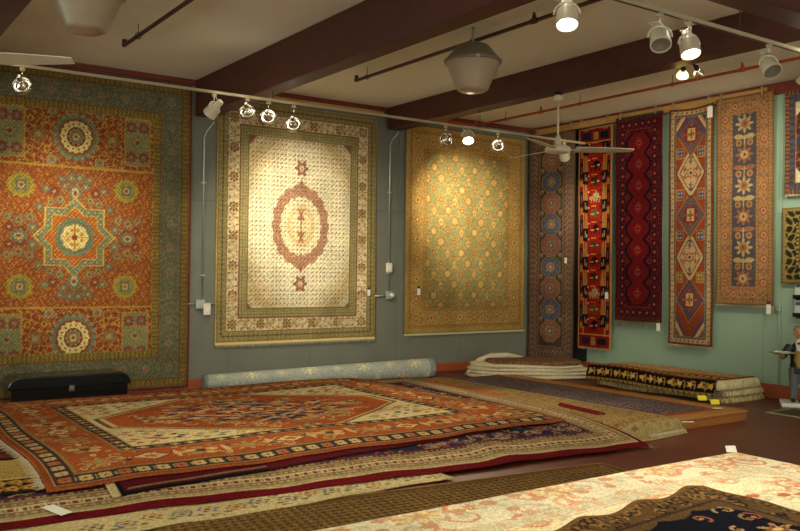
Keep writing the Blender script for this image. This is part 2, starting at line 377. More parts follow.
def paint_star_rug():
    w, h = 2.85, 3.85; cv = Cv(w, h, .0105, (146, 68, 33)); cx, cy = w/2, h/2-.06
    red, gold, teal, cream_, dk, blu = (136, 48, 30), (192, 152, 60), (98, 112, 98), (232, 214, 140), (98, 38, 38), (92, 102, 108)
    ax, ay = np.abs(cv.X-cx), np.abs(cv.Y-cy)
    # field: small diagonal lattice in gold on rust
    t = (np.sin((cv.X+cv.Y*.6)*88) > .35) & (np.sin((cv.X*.5-cv.Y)*70) > -.35); cv.fill(t, (182, 116, 50)); cv.speckle(cv.d > 0, (190, 140, 66), .12); cv.speckle(cv.d > 0, (112, 48, 34), .12)
    t2 = (np.sin((cv.X-cv.Y*.6)*60+1) > .82); cv.fill(t2, (146, 60, 34))
    pan = ay > .82
    cv.fill(pan, red); vines(cv, pan, (188, 140, 66), 5.5, 6, .17); cv.speckle(pan, (196, 150, 72), .10); cv.speckle(pan, dk, .10)
    cv.fill(np.abs(ay-.83) < .012, gold)
    # rosettes of the cross arms
    for a in (-1, 1):
        for b in (-1, 1):
            for (dx, dy, r) in ((.17, .44, .055), (.28, .40, .05), (.24, .53, .06), (.12, .60, .05), (.33, .56, .05), (.05, .70, .06), (.16, .68, .05),
                                (.47, .10, .06), (.50, .22, .055), (.60, .06, .055), (.62, .18, .06), (.72, .10, .05), (.74, .22, .05), (.40, .34, .05)):
                x, y = cx+a*dx, cy+b*dy; k = int(dx*100+dy*70) % 3
                ros(cv, x, y, r*1.1, [blu, dk, teal][k], [teal, (112, 54, 60), (142, 134, 90)][k], [gold, gold, red][k])
        cv.put(cx, cy+a*.52, .07, .10, octa, teal); cv.put(cx, cy+a*.52, .045, .07, star8, (190, 180, 130)); cv.put(cx, cy+a*.52, .02, .03, disk, red)
        cv.put(cx+a*.62, cy, .09, .07, octa, teal); cv.put(cx+a*.62, cy, .06, .045, star8, (190, 180, 130)); cv.put(cx+a*.62, cy, .03, .02, disk, red)
        for b in (-1, 1):
            x, y = cx+a*.60, cy+b*.585
            cv.put(x, y, .155, .15, petal(12, .06), (158, 148, 52)); cv.put(x, y, .10, .10, ring(.8), (120, 120, 62)); cv.put(x, y, .065, .065, boxm, blu); cv.put(x, y, .045, .045, star8, (196, 170, 84)); cv.put(x, y, .018, .018, disk, red)
            # grey-blue squares with four rosettes
            x, y = cx+a*.73, cy+b*1.19
            cv.put(x, y, .165, .295, boxm, gold); cv.put(x, y, .15, .28, boxm, (124, 132, 102))
            cv.put(x, y, .15, .28, lambda p, q: (np.sin(p*22) > .6) | (np.sin(q*34) > .7), (146, 142, 84))
            ros(cv, x, y, .085, (104, 118, 112), (150, 150, 96), red)
            for p in (-1, 1):
                for q in (-1, 1): ros(cv, x+p*.078, y+q*.185, .074, dk, (136, 70, 64), (120, 136, 126)); cv.put(x+p*.078, y+q*.185, .06, .06, ring(.86), (150, 66, 56))
            x = cx+a*.42
            ros(cv, x, y, .10, (150, 92, 40), red, teal); cv.put(x, y, .05, .05, boxm, (116, 120, 104)); cv.put(x, y, .03, .03, disk, gold)
            for p in (-1, 1):
                for q in (-1, 1): cv.put(x+p*.09, y+q*.17, .04, .04, star8, gold); cv.put(x+p*.09, y+q*.17, .02, .02, disk, red)
    for b in (-1, 1):                        # oval flower seals
        y = cy+b*1.19
        cv.put(cx, y, .27, .30, petal(20, .05), (100, 114, 100))
        for k in range(20):
            q = k*math.pi/10; cv.put(cx+.248*math.cos(q), y+.262*math.sin(q), .022, .022, disk, (128, 140, 116))
        cv.put(cx, y, .205, .215, disk, red); cv.put(cx, y, .185, .197, petal(16, .04), (244, 224, 150))
        for k in range(14):
            q = k*math.pi/7; cv.put(cx+.142*math.cos(q), y+.152*math.sin(q), .012, .012, disk, dk)
        cv.put(cx, y, .105, .118, disk, dk); cv.put(cx, y, .095, .105, petal(10, .12), (190, 130, 70)); cv.put(cx, y, .07, .08, disk, teal); cv.put(cx, y, .045, .05, star8, (214, 190, 110)); cv.put(cx, y, .02, .02, disk, red)
        for a in (-1, 1):
            for q in (-1, 1): cv.put(cx+a*.275, y+q*.29, .05, .05, boxm, (138, 148, 116)); cv.put(cx+a*.275, y+q*.29, .03, .03, star8, (170, 84, 44))
    # the star
    cv.put(cx, cy, .475, .475, star8, (220, 188, 84)); cv.put(cx, cy, .455, .455, star8, (106, 122, 102))
    cv.put(cx, cy, .45, .45, lambda x, y: star8(x, y) & (np.sin(x*40)*np.sin(y*40) > .5), (176, 176, 116))
    cv.put(cx, cy, .365, .365, star8, (214, 176, 78)); cv.put(cx, cy, .35, .35, star8, (178, 82, 36))
    cv.put(cx, cy, .35, .35, lambda x, y: star8(x, y) & (np.sin(x*44+y*9)*np.sin(y*44) > .45), (216, 150, 62))
    cv.put(cx, cy, .225, .225, octa, (108, 124, 106)); cv.put(cx, cy, .19, .19, ring(.9), (88, 104, 92))
    cv.put(cx, cy, .16, .16, petal(8, .05), (246, 230, 150)); cv.put(cx, cy, .15, .15, lambda x, y: cross(x, y) & disk(x, y) & ((np.abs(x) < .05) | (np.abs(y) < .05)), (196, 120, 60))
    for k in range(8):
        q = k*math.pi/4+.39; cv.put(cx+.09*math.cos(q), cy+.09*math.sin(q), .022, .022, disk, (206, 140, 62))
    cv.put(cx, cy, .035, .035, disk, red)
    # borders
    cv.fill(cv.d < .50, (96, 108, 96))
    cv.band(.40, .50, (150, 120, 44), .05, .4, (92, 92, 56)); cv.band(.485, .50, (190, 170, 110), .03, .5, (90, 50, 40)); cv.band(.395, .405, (110, 60, 36))
    cv.band(.13, .395, (84, 98, 92)); vines(cv, (cv.d > .14) & (cv.d < .39), (116, 118, 84), 6, 6, .16); cv.speckle((cv.d > .13) & (cv.d < .39), (120, 124, 90), .12)
    for (x, y) in cv.perim(.263, .30): cv.put(x, y, .055, .055, star8, (118, 128, 110)); cv.put(x, y, .026, .026, dia, (178, 84, 46))
    cv.band(.05, .13, (138, 112, 46), .06, .45, (98, 92, 54)); cv.band(.125, .135, (92, 50, 36)); cv.band(.022, .05, (88, 92, 74)); cv.band(0, .022, (138, 40, 28))
    cv.weave(.042, .10).tone((116, 90, 52), .36); cv.band(0, .018, (120, 40, 28))
    return cv.noise(.14)
cv = paint_star_rug()
r = rug_obj('hanging_rug', cv, wall_b(1.21, .035), BK)
tag(r, 'rust and gold carpet with eight-pointed star hanging on grey wall', 'rug', 'large carpets on the grey wall')
fringe(r, [(1.21, D-.046, .047), (4.04, D-.046, .047)], (0, 0, -1), (1, 0, 0), .03, M_['dfringe'])

def paint_medallion():
    w, h = 2.49, 3.22; cv = Cv(w, h, .010, (228, 216, 182)); cx, cy = w/2, h/2-.03
    olive, cr, rd, tan = (132, 122, 78), (224, 206, 160), (128, 58, 46), (178, 156, 106)
    ex, ey = (cv.X-cx), (cv.Y-cy); fx = np.abs(ex); fy = np.abs(ey)
    rr = np.hypot(ex/1.02, ey/1.30); th = np.arctan2(ey/1.3, ex/1.0)
    cv.fill((fx/.98)**1.5+(fy/1.30)**1.5 > .80, (220, 204, 166))
    cv.fill((fx/.98)**1.5+(fy/1.30)**1.5 > .92, (210, 190, 148))
    cv.fill((fx/.98)**1.5+(fy/1.30)**1.5 > 1.05, (190, 168, 122)); cv.fill((fx/.98)**1.5+(fy/1.30)**1.5 > 1.28, (202, 186, 142))
    for a in (-1, 1):
        for b in (-1, 1): cv.put(cx+a*.76, cy+b*1.10, .09, .10, lambda x, y: (x*a+y*b > -.1) & boxm(x, y), (140, 82, 60))
    # medallion ring
    e = np.hypot(ex/.44, ey/.565); wob = 1+.03*np.cos(18*np.arctan2(ey/.6, ex/.47))
    cv.fill(e < wob, (156, 112, 90)); cv.speckle((e < wob) & (e > .72), (196, 160, 130), .15); cv.fill(e < .72*wob, (228, 212, 174)); cv.fill((e < .50*wob), (214, 186, 138)); cv.fill(e < .36*wob, (226, 210, 164))
    for b in (-1, 1):
        cv.put(cx, cy+b*.58, .05, .06, dia, (156, 106, 84)); cv.put(cx, cy+b*.80, .115, .12, petal(6, .2), (138, 88, 70)); cv.put(cx, cy+b*.80, .06, .065, petal(6, .2), (180, 136, 106)); cv.put(cx, cy+b*.80, .03, .04, disk, (214, 190, 140))
        cv.put(cx, cy+b*.13, .06, .13, petal(5, .3, b*1.57), (160, 104, 80))
    for k in range(22):
        q = k*2*math.pi/22; ros(cv, cx+.375*math.cos(q), cy+.485*math.sin(q), .045, (152, 98, 76), (186, 144, 110), (124, 70, 56), 6)
    inner = cv.d > .44
    # all-over tiny fish pattern
    g = (np.sin(cv.X*2*math.pi/.062) > .62) & (np.sin(cv.Y*2*math.pi/.062) > .62); cv.fill(inner & g, (92, 74, 56))
    g = (np.sin(cv.X*2*math.pi/.062+2.2) > .5) & (np.sin(cv.Y*2*math.pi/.062+1.6) > .3); k = inner & g; cv.c[k] = cv.c[k]*.80
    g = (np.sin((cv.X+cv.Y)*2*math.pi/.09) > .6) & (np.sin((cv.X-cv.Y)*2*math.pi/.09) > .6); k = inner & g; cv.c[k] = cv.c[k]*.72+np.array((120, 60, 40))*.28
    cv.c = cv.c*.88+np.array((196, 176, 136))*.12
    # borders
    cv.fill(cv.d <= .45, olive)
    cv.band(.33, .45, (160, 146, 100), .045, .5, (142, 130, 88)); cv.band(.365, .38, (118, 108, 72)); cv.band(.405, .415, (128, 114, 76)); cv.band(.44, .452, (118, 104, 70))
    cv.band(.15, .33, (208, 192, 152)); vines(cv, (cv.d > .155) & (cv.d < .325), (180, 152, 106), 5, 5, .2)
    for i, (x, y) in enumerate(cv.perim(.24, .37)): ros(cv, x, y, .07, (122, 66, 52), (160, 140, 94), (118, 104, 70), 8)
    for i, (x, y) in enumerate(cv.perim(.24, .185)):
        if i % 4 in (2, 3): ros(cv, x, y, .05, (170, 142, 94), (196, 174, 126), (146, 96, 68), 6)
    for q in (.19, .29):
        for (x, y) in cv.perim(q, .092): cv.put(x, y, .013, .013, disk, (146, 92, 66))
    cv.band(.32, .332, (124, 88, 60)); cv.band(.148, .16, (124, 88, 60))
    cv.band(.03, .148, (140, 126, 82), .07, .5, (152, 138, 92)); cv.band(.08, .095, (116, 104, 68), .06, .3, (80, 68, 50))
    cv.band(.012, .03, (112, 96, 62)); cv.band(0, .012, (186, 154, 84))
    cv.weave(.036, .06)
    return cv.noise(.13)
cv = paint_medallion()
r = rug_obj('hanging_rug', cv, wall_b(4.41, .575), BK)
tag(r, 'cream and olive carpet with pale oval medallion hanging on grey wall', 'rug', 'large carpets on the grey wall')
MB().box((4.41, D-.056, .55), (6.90, D-.046, .58), None, .003).build('end_band', mat('cream_kilim_end', (222, 202, 142), .9), r)
fringe(r, [(4.42, D-.05, .555), (6.89, D-.05, .555)], (0, 0, -1), (1, 0, 0), .04, M_['fringe'])
price_tag(r, (6.77, D-.075, 1.23), (0, -1, 0), (1, 0, 0), (0, 0, 1))

def paint_teal():
    w, h = 2.46, 3.18; cv = Cv(w, h, .010, (134, 136, 92)); cx, cy = w/2, h/2
    gold, ry, teal = (188, 148, 76), (150, 84, 44), (116, 132, 96)
    vines(cv, cv.d > .4, (164, 142, 80), 4.2, 4.2, .10); vines(cv, cv.d > .4, (96, 112, 86), 7, 7, .06, 1)
    nr = 0; y = .42
    while y < h-.40:
        for k in range(-5, 6):
            x = cx+k*.27+(.135 if nr % 2 else 0)
            if .38 < x < w-.38:
                kind = (nr+2*abs(k)) % 3
                if kind == 0:
                    cv.put(x, y, .085, .115, palm, (150, 88, 48)); cv.put(x, y, .066, .09, palm, (196, 156, 84)); cv.put(x, y-.02, .03, .045, disk, (216, 184, 112)); cv.put(x, y-.02, .014, .02, disk, ry)
                elif kind == 1: ros(cv, x, y, .088, (150, 92, 50), (198, 160, 88), ry); cv.put(x, y, .045, .045, petal(8, .3), (216, 186, 112))
                else: ros(cv, x, y, .07, (182, 142, 76), (150, 92, 52), (204, 174, 104), 6)
            for a in (-.08, .08): cv.put(x+a, y+.08, .03, .022, leaf, (184, 152, 82)); cv.put(x+a*1.1, y-.08, .018, .018, disk, (176, 134, 70))
        y += .165; nr += 1
    cv.fill(cv.d < .40, (180, 144, 80))
    m = cv.d < .40; vines(cv, m, (164, 124, 66), 4, 4, .16); vines(cv, m, (196, 162, 94), 6, 6, .08, 2)
    cv.band(.36, .40, (174, 136, 72), .05, .4, (152, 104, 58)); cv.band(.395, .403, (140, 96, 54)); cv.band(.35, .358, (142, 100, 56))
    for i, (x, y) in enumerate(cv.perim(.235, .30)):
        if i % 4 < 2: cv.put(x, y, .10, .11, petal(8, .12), (146, 84, 46)); cv.put(x, y, .08, .09, disk, gold); cv.put(x, y, .055, .06, petal(6, .25), (140, 84, 50)); cv.put(x, y, .025, .025, disk, (220, 186, 110))
        else: ros(cv, x, y, .08, (170, 116, 56), (208, 168, 94), (136, 76, 44), 6)
    cv.band(.08, .12, (172, 128, 62), .05, .4, (150, 100, 50)); cv.band(.115, .123, (130, 84, 46))
    cv.band(.02, .08, (180, 140, 74)); cv.weave(.044, .08).tone((166, 140, 84), .32); cv.band(0, .02, (96, 112, 96))
    return cv.noise(.14)
cv = paint_teal()
r = rug_obj('hanging_rug', cv, wall_b(7.42, .60), BK)
tag(r, 'gold-bordered sea-green carpet with rows of palmettes hanging on grey wall', 'rug', 'large carpets on the grey wall')
MB().box((7.42, D-.056, .57), (9.88, D-.046, .604), None, .003).build('end_band', mat('pale_kilim_end', (186, 184, 140), .9), r)
price_tag(r, (7.67, D-.075, 1.24), (0, -1, 0), (1, 0, 0), (0, 0, 1), .06, .10)

# ------------------------------------------------------------------ runners hanging on the green wall
RN = dict(n=(-1, 0, 0), right=(0, -1, 0), upv=(0, 0, 1))
def paint_octagons():
    w, h = 1.02, 3.70; cv = Cv(w, h, .0095, (62, 50, 40)); cx = w/2
    cv.speckle(cv.d > .1, (110, 92, 66), .08)
    n = 9
    for k in range(n):
        y = .50+k*.345; red = k % 2 == 0
        c0, c1 = ((150, 92, 78), (172, 112, 92)) if red else ((74, 86, 116), (98, 112, 138))
        cv.put(cx, y, .215, .178, octa, (150, 130, 100)); cv.put(cx, y, .2, .165, octa, c0)
        cv.put(cx, y, .17, .14, lambda p, q: octa(p, q) & (np.sin(p*9)*np.sin(q*9) > .3), c1)
        cv.put(cx, y, .10, .085, star8, (170, 150, 112)); cv.put(cx, y, .075, .062, star8, (86, 96, 112) if red else (160, 100, 84)); cv.put(cx, y, .03, .03, disk, (196, 176, 130))
        for a in (-1, 1):
            for b in (.05,):
                cv.put(cx+a*.215, y+.172, .055, .065, heart, (164, 142, 102)); cv.put(cx+a*.215, y+.165, .022, .028, dia, (110, 70, 56))
    cv.band(.0, .26, (72, 58, 46))
    cv.band(.215, .25, (160, 130, 104), .04, .5, (70, 52, 44), 1.0)
    cv.band(.12, .205, (120, 98, 84), .085, .5, (160, 116, 96), 1.3); cv.band(.12, .205, (96, 78, 64)); 
    m = (cv.d > .125) & (cv.d < .20); cv.fill(m & (((cv.s+cv.d*1.1) % .085) < .042), (170, 122, 104)); cv.fill(m & (((cv.s+cv.d*1.1+.02) % .17) < .03), (82, 90, 104))
    cv.band(.05, .115, (104, 88, 66), .09, .45, (150, 122, 92)); 
    for (x, y) in cv.perim(.083, .09): cv.put(x, y, .022, .028, dia, (140, 70, 60))
    cv.band(.015, .05, (140, 104, 86), .04, .5, (84, 66, 58), 1.2); cv.band(0, .015, (64, 52, 44)); cv.weave(.034, .08).tone((104, 84, 66), .36)
    return cv.noise(.14)
cv = paint_octagons()
r = rug_obj('runner_rug', cv, wall_r(10.45, .115, .125), RT_)
tag(r, 'brown runner with a column of red and blue octagons hanging in the corner', 'rug', 'runners on the green wall')
price_tag(r, (W-.16, 9.57, 1.75), **RN)

def paint_pictorial():
    w, h = .66, 3.38; cv = Cv(w, h, .0085, (138, 28, 22)); cx = w/2
    tan, bk, yel = (150, 108, 52), (26, 20, 22), (180, 128, 56)
    cv.fill((cv.X < .10) | (cv.X > w-.10), (112, 34, 28)); cv.fill(np.minimum(cv.X, w-cv.X) < .022, yel); cv.fill(np.abs(np.minimum(cv.X, w-cv.X)-.105) < .008, yel)
    for a in (0, 1):
        f = lambda x: w-x if a else x
        for k in range(7):
            y = .42+k*.44
            cv.put(f(.155), y+.20, .034, .13, lambda p, q: np.abs(p) < .9-.35*q, tan); cv.put(f(.15), y, .05, .095, boxm, bk); cv.put(f(.14), y+.01, .010, .05, boxm, (150, 120, 76)); cv.put(f(.17), y-.02, .006, .03, boxm, (206, 190, 150))
            cv.put(f(.062), y+.12, .032, .12, boxm, [(34, 28, 44), (52, 22, 26), (30, 24, 28)][k % 3]); cv.put(f(.062), y-.08, .026, .05, boxm, tan); cv.put(f(.062), y+.12, .008, .06, boxm, (150, 60, 44))
    for k in range(13):
        y = .34+k*.245; c = [bk, (84, 78, 40), (150, 136, 92), (44, 36, 26), bk, (60, 52, 30)][k % 6]
        cv.put(cx, y, .115, .055, lambda p, q: (np.abs(q) < .85-.5*np.abs(p)) & (np.sin(p*14+q*5) > -.8), c)
        cv.put(cx+.02*(-1)**k, y+.05, .06, .022, boxm, c); cv.put(cx+.02, y+.08, .018, .016, boxm, c)
        for t in (-.07, -.02, .03, .08): cv.put(cx+t, y-.052, .008, .022, boxm, c)
        cv.put(cx-.05, y, .04, .010, boxm, (176, 130, 62)); cv.put(cx+.06, y+.012, .022, .010, boxm, (190, 170, 120)); cv.put(cx+.07, y-.018, .014, .014, boxm, (130, 30, 26))
        cv.put(cx-.125, y+.10, .022, .016, petal(5), (196, 176, 130)); cv.put(cx+.12, y+.11, .03, .012, boxm, (60, 24, 26)); cv.put(cx-.02, y+.12, .05, .008, boxm, (196, 120, 54))
    for y in (.11, h-.12):
        cv.put(cx, y, .31, .085, boxm, (104, 28, 30)); cv.put(cx-.17, y, .08, .05, boxm, (40, 28, 50)); cv.put(cx, y, .045, .06, boxm, tan); cv.put(cx+.17, y, .08, .05, boxm, (34, 24, 26))
    cv.put(cx, .21, .32, .009, boxm, yel); cv.put(cx, h-.22, .32, .009, boxm, yel)
    cv.band(0, .012, (176, 120, 54)); cv.weave(.03, .06)
    return cv.noise(.14)
cv = paint_pictorial()
r = rug_obj('runner_rug', cv, wall_r(9.34, .405, .122), RT_)
tag(r, 'scarlet pictorial runner with black figures and tan columns on green wall', 'rug', 'runners on the green wall')
fringe(r, [(W-.118, 9.33, .407), (W-.118, 8.69, .407)], (0, 0, -1), (0, 1, 0), .028, M_['fringe'], .01)
price_tag(r, (W-.155, 8.73, 1.22), **RN, w=.06, h=.1)

def paint_darkred():
    w, h = .84, 3.00; cv = Cv(w, h, .0095, (92, 24, 24)); cx = w/2
    m = cv.d < .24; cv.fill(m, (76, 24, 26)); cv.speckle(m, (40, 22, 30), .22); cv.speckle(m, (120, 48, 36), .14)
    for (x, y) in cv.perim(.13, .125): cv.put(x, y, .05, .05, octa, (52, 24, 34)); cv.put(x, y, .03, .03, dia, (134, 44, 36)); cv.put(x, y, .012, .012, disk, (150, 96, 60))
    cv.band(.225, .245, (36, 22, 30)); cv.band(.03, .045, (40, 22, 28)); cv.band(.205, .215, (128, 48, 38))
    nr = 8; p = (h-.50)/nr
    yy = (cv.Y-.25) % p; half = .10+.085*np.abs(1-np.abs(yy/p-.5)*2*1.0)
    half = .085+.115*np.minimum(1, 1.25*(1-np.abs(yy/p-.5)*2))
    ins = (cv.Y > .25) & (cv.Y < h-.25); ax = np.abs(cv.X-cx)
    cv.fill(ins & (ax < .20+.02), (66, 20, 26))
    cv.fill(ins & (ax < half+.035), (26, 18, 28)); cv.fill(ins & (ax < half), (98, 22, 24))
    k = ins & (ax < half); cv.speckle(k, (96, 22, 26), .2)
    for i in range(nr):
        y = .25+p*(i+.5)
        cv.put(cx, y, .10, .11, dia, (84, 22, 28)); cv.put(cx, y, .08, .09, dia, (142, 34, 32)); cv.put(cx, y, .055, .06, dia, (50, 24, 34)); cv.put(cx, y, .038, .042, boxm, (130, 62, 44)); cv.put(cx, y, .018, .02, disk, (40, 24, 34))
        for a in (-1, 1): cv.put(cx+a*.20, y+p*.5, .05, .05, dia, (112, 36, 30)); cv.put(cx+a*.20, y+p*.5, .025, .025, dia, (60, 26, 36))
    cv.fill(cv.Y < .06, (74, 40, 28)); cv.weave(.034, .08)
    return cv.noise(.12)
cv = paint_darkred()
r = rug_obj('runner_rug', cv, wall_r(8.60, .86, .122), RT_)
tag(r, 'deep maroon runner with a chain of red hexagons and long grey fringe', 'rug', 'runners on the green wall')
fringe(r, [(W-.118, 8.59, .863), (W-.118, 7.77, .863)], (0, 0, -1), (0, 1, 0), .10, mat('grey_wool_fringe', (120, 112, 92), .9), .011, .5)
fringe(r, [(W-.14, 8.59, 3.86), (W-.14, 7.77, 3.86)], (-.1, 0, -1), (0, 1, 0), .07, M_['dfringe'], .011, .5)
price_tag(r, (W-.13, 7.80, .80), **RN, w=.06, h=.11)

def paint_diamonds():
    w, h = .70, 3.27; cv = Cv(w, h, .009, (150, 66, 36)); cx = w/2
    cr, blu, gr = (200, 178, 128), (60, 70, 94), (104, 112, 100)
    m = cv.d < .115
    yc = [.62, 1.20, 1.78, 2.36, 2.90]
    for i, y in enumerate(yc):
        if i % 2 == 1:
            loz = lambda p, q: (np.abs(p) < 1.05*np.sqrt(np.clip(1-np.abs(q), 0, 1))*(.62+.38*(1-np.abs(q)))); cv.put(cx, y, .225, .335, loz, (84, 40, 34)); cv.put(cx, y, .21, .315, loz, cr)
            cv.put(cx, y, .17, .25, lambda p, q: loz(p, q) & ~loz(p*1.12, q*1.08), (112, 70, 56))
            for (dx, dy) in ((0, .16), (0, -.16), (.09, .05), (-.09, .05), (.09, -.05), (-.09, -.05), (0, .22), (0, -.22)):
                cv.put(cx+dx, y+dy, .034, .04, petal(4, .4, .8), blu if abs(dy) > .1 else (150, 60, 44))
            ros(cv, cx, y, .075, (156, 62, 42), cr, blu)
        else:
            cv.put(cx, y, .24, .33, dia, (176, 116, 58)); cv.put(cx, y, .22, .30, dia, (84, 84, 96) if i else blu)
            cv.put(cx, y, .205, .295, lambda p, q: dia(p, q) & (np.sin(p*22)*np.sin(q*26) > .55), (150, 96, 62))
            cv.put(cx, y, .12, .13, octa, (128, 52, 40)); cv.put(cx, y, .062, .085, boxm, (214, 192, 136)); cv.put(cx, y, .05, .07, cross, (150, 96, 56))
            for a in (-1, 1): ros(cv, cx+a*.10, y, .03, (170, 70, 50), blu, cr, 6); ros(cv, cx, y+a*.13, .03, (170, 70, 50), blu, cr, 6)
    for i, y in enumerate((.93, 1.50, 2.06, 2.64)):
        for a in (-1, 1):
            cv.put(cx+a*.165, y, .06, .075, boxm, (196, 140, 62)); c = (74, 84, 108) if i in (1, 2, 3) else (140, 124, 62)
            cv.put(cx+a*.165, y, .05, .063, boxm, c)
            for p in (-1, 1):
                for q in (-1, 1): cv.put(cx+a*.165+p*.022, y+q*.028, .016, .02, petal(5, .3), (206, 190, 140))
    for b in (0, 1):                         # striped corners at both ends
        yy = cv.Y if not b else h-cv.Y; t = yy-.10-np.maximum(np.abs(cv.X-cx)-.02, 0)*1.5
        z = (yy < .58) & (t < .0+.02) & (cv.d > .1)
        tt = (t*22).astype(int) % 4
        for k_, c in enumerate(((66, 78, 110), (206, 160, 70), (222, 204, 160), (140, 56, 40))): cv.fill(z & (tt == k_) & (np.abs(cv.X-cx) > .05), c)
    cv.fill(m, (96, 60, 42)); cv.band(.03, .085, cr, .075, .35, (96, 78, 60)); cv.band(.03, .085, cr)
    for (x, y) in cv.perim(.058, .075): cv.put(x, y, .018, .022, petal(4, .35), (110, 70, 52))
    cv.band(.085, .10, (110, 116, 106), .05, .5, (96, 60, 44)); cv.band(.10, .118, (112, 122, 116)); cv.band(0, .03, (88, 58, 40), .05, .5, (120, 76, 46)); cv.weave(.034, .07).tone((98, 56, 38), .26)
    return cv.noise(.14)
cv = paint_diamonds()
r = rug_obj('runner_rug', cv, wall_r(7.64, .58, .122, drop=.03), RT_)
tag(r, 'rust runner with cream and blue diamonds and ivory border on green wall', 'rug', 'runners on the green wall')
fringe(r, [(W-.118, 7.63, .582), (W-.118, 6.95, .582)], (0, 0, -1), (0, 1, 0), .035, M_['fringe'], .01)
price_tag(r, (W-.155, 6.97, 3.72), **RN, w=.08, h=.15, head=False)

def paint_navy_runner():
    w, h = .82, 2.71; cv = Cv(w, h, .0092, (48, 60, 84)); cx = w/2
    cr, sal, tan = (206, 182, 122), (168, 98, 74), (176, 132, 72)
    n = 0; y = .34
    while y < h-.34:
        c = cr if n % 2 else sal
        cv.put(cx, y, .13, .12, petal(8, .25), c); cv.put(cx, y, .055, .055, disk, sal if n % 2 else cr); cv.put(cx, y, .02, .02, disk, (84, 60, 56))
        for a in (-1, 1):
            cv.put(cx+a*.08, y+.155, .045, .045, disk, (190, 140, 92) if n % 2 else tan); cv.put(cx+a*.08, y+.155, .02, .02, disk, (120, 66, 54))
            cv.put(cx+a*.085, y-.16, .075, .03, lambda p, q: np.abs(q) < 1-np.abs(p)**2, sal if n % 2 == 0 else cr); cv.put(cx+a*.08, y+.235, .08, .028, lambda p, q: np.abs(q) < 1-np.abs(p)**2, (186, 122, 84))
        cv.put(cx, y+.19, .008, .07, boxm, cr); cv.put(cx, y+.215, .12, .007, boxm, cr)
        y += .40; n += 1
    cv.fill(cv.d < .245, (176, 136, 78))
    cv.band(.205, .245, (184, 146, 88), .05, .5, (150, 104, 62)); cv.band(.235, .245, (120, 80, 56)); cv.band(.195, .205, (140, 80, 58))
    cv.band(.075, .195, (180, 134, 84))
    for i, (x, y) in enumerate(cv.perim(.135, .155)):
        if (i//2) % 2: cv.put(x, y, .05, .055, octa, (156, 66, 52)); cv.put(x, y, .036, .04, disk, (206, 170, 110)); cv.put(x, y, .018, .02, disk, (150, 70, 60))
        else: cv.put(x, y, .045, .06, petal(4, .35), (150, 84, 72)); cv.put(x, y, .06, .02, boxm, (140, 96, 92)); cv.put(x, y, .02, .02, dia, (200, 160, 100))
    cv.band(.065, .075, (120, 74, 54)); cv.band(.02, .065, (178, 140, 80), .045, .5, (150, 110, 66)); cv.band(0, .02, (120, 84, 56)); cv.weave(.032, .08).tone((112, 86, 60), .40)
    return cv.noise(.14)
cv = paint_navy_runner()
r = rug_obj('runner_rug', cv, wall_r(6.89, 1.16, .122), RT_)
tag(r, 'golden runner with a narrow navy field of cream flowers on green wall', 'rug', 'runners on the green wall')
fringe(r, [(W-.118, 6.88, 1.162), (W-.118, 6.08, 1.162)], (0, 0, -1), (0, 1, 0), .025, M_['fringe'], .01)
price_tag(r, (W-.13, 6.12, 1.12), **RN, w=.06, h=.12)

def paint_small(dark):
    w, h = (.85, 1.28) if dark else (.95, .93)
    cv = Cv(w, h, .01, (92, 44, 38) if dark else (150, 70, 40)); cx, cy = w/2, h/2
    vines(cv, cv.d > 0, (140, 96, 62), 5, 5, .15); cv.speckle(cv.d > 0, (44, 44, 56), .15)
    cv.put(cx, cy, .30, .42, dia, (64, 66, 80)); cv.put(cx, cy, .22, .30, dia, (160, 80, 56)); ros(cv, cx, cy, .12, (196, 176, 120), (90, 44, 40), (190, 150, 80))
    if dark:
        for a in (-1, 1):
            for b in (-1, 1): cv.put(cx+a*(w/2-.22), cy+b*(h/2-.24), .09, .10, lambda x, y: x*a+y*b > 0, (200, 190, 150))
        cv.band(.06, .15, (84, 60, 52), .08, .5, (72, 78, 92)); cv.band(.0, .06, (92, 56, 46), .05, .5, (130, 92, 60)); cv.band(.14, .15, (160, 120, 76))
    else:
        cv.fill(cv.d < .23, (44, 44, 34)); vines(cv, cv.d < .22, (150, 128, 70), 5, 5, .22); cv.band(.19, .23, (150, 134, 74), .05, .5, (70, 66, 44)); cv.band(.02, .045, (136, 116, 66)); cv.band(0, .02, (120, 100, 54))
    return cv.noise(.12)
r = rug_obj('small_hanging_rug', paint_small(True), wall_r(5.93, 2.54, .12), RT_)
tag(r, 'dark red and blue rug with ivory corner pieces hanging beside the golden runner', 'rug')
fringe(r, [(W-.115, 5.92, 2.542), (W-.115, 5.09, 2.542)], (0, 0, -1), (0, 1, 0), .03, M_['fringe'], .01)
r = rug_obj('small_hanging_rug', paint_small(False), wall_r(5.97, 1.45, .10), RT_)
tag(r, 'small rug with black floral border hanging low beside the statue', 'rug')

# batten and clips the runners hang from
bt = MB().box((W-.078, 6.2, 3.83), (W-.061, 10.35, 3.925), None, .003).build('hanging_batten', M_['batten'])
tag(bt, 'pale pine batten above the hanging runners on the green wall', 'batten')
for y in (10.30, 9.5, 9.27, 8.76, 8.5, 7.86, 7.57, 7.0, 6.81, 6.22):
    MB().box((W-.155, y-.014, 3.83), (W-.148, y+.014, 3.93)).box((W-.155, y-.014, 3.926), (W-.078, y+.014, 3.935)).build('spring_clip', M_['chrome'], bt)
bt = MB().box((4.4, D-.078, 3.85), (7.0, D-.06, 3.90), None, .003).build('hanging_batten', M_['batten'])
tag(bt, 'thin pine batten above the oval medallion carpet', 'batten')
dkp = MB().box((W-.05, 9.24, 0.18), (W-.0125, 9.56, 3.815), None, .004).build('dark_panel', M_['dark'])  # thin black box filling the gap between the two runners
tag(dkp, 'narrow black wall board between the octagon runner and the pictorial runner', 'panel')

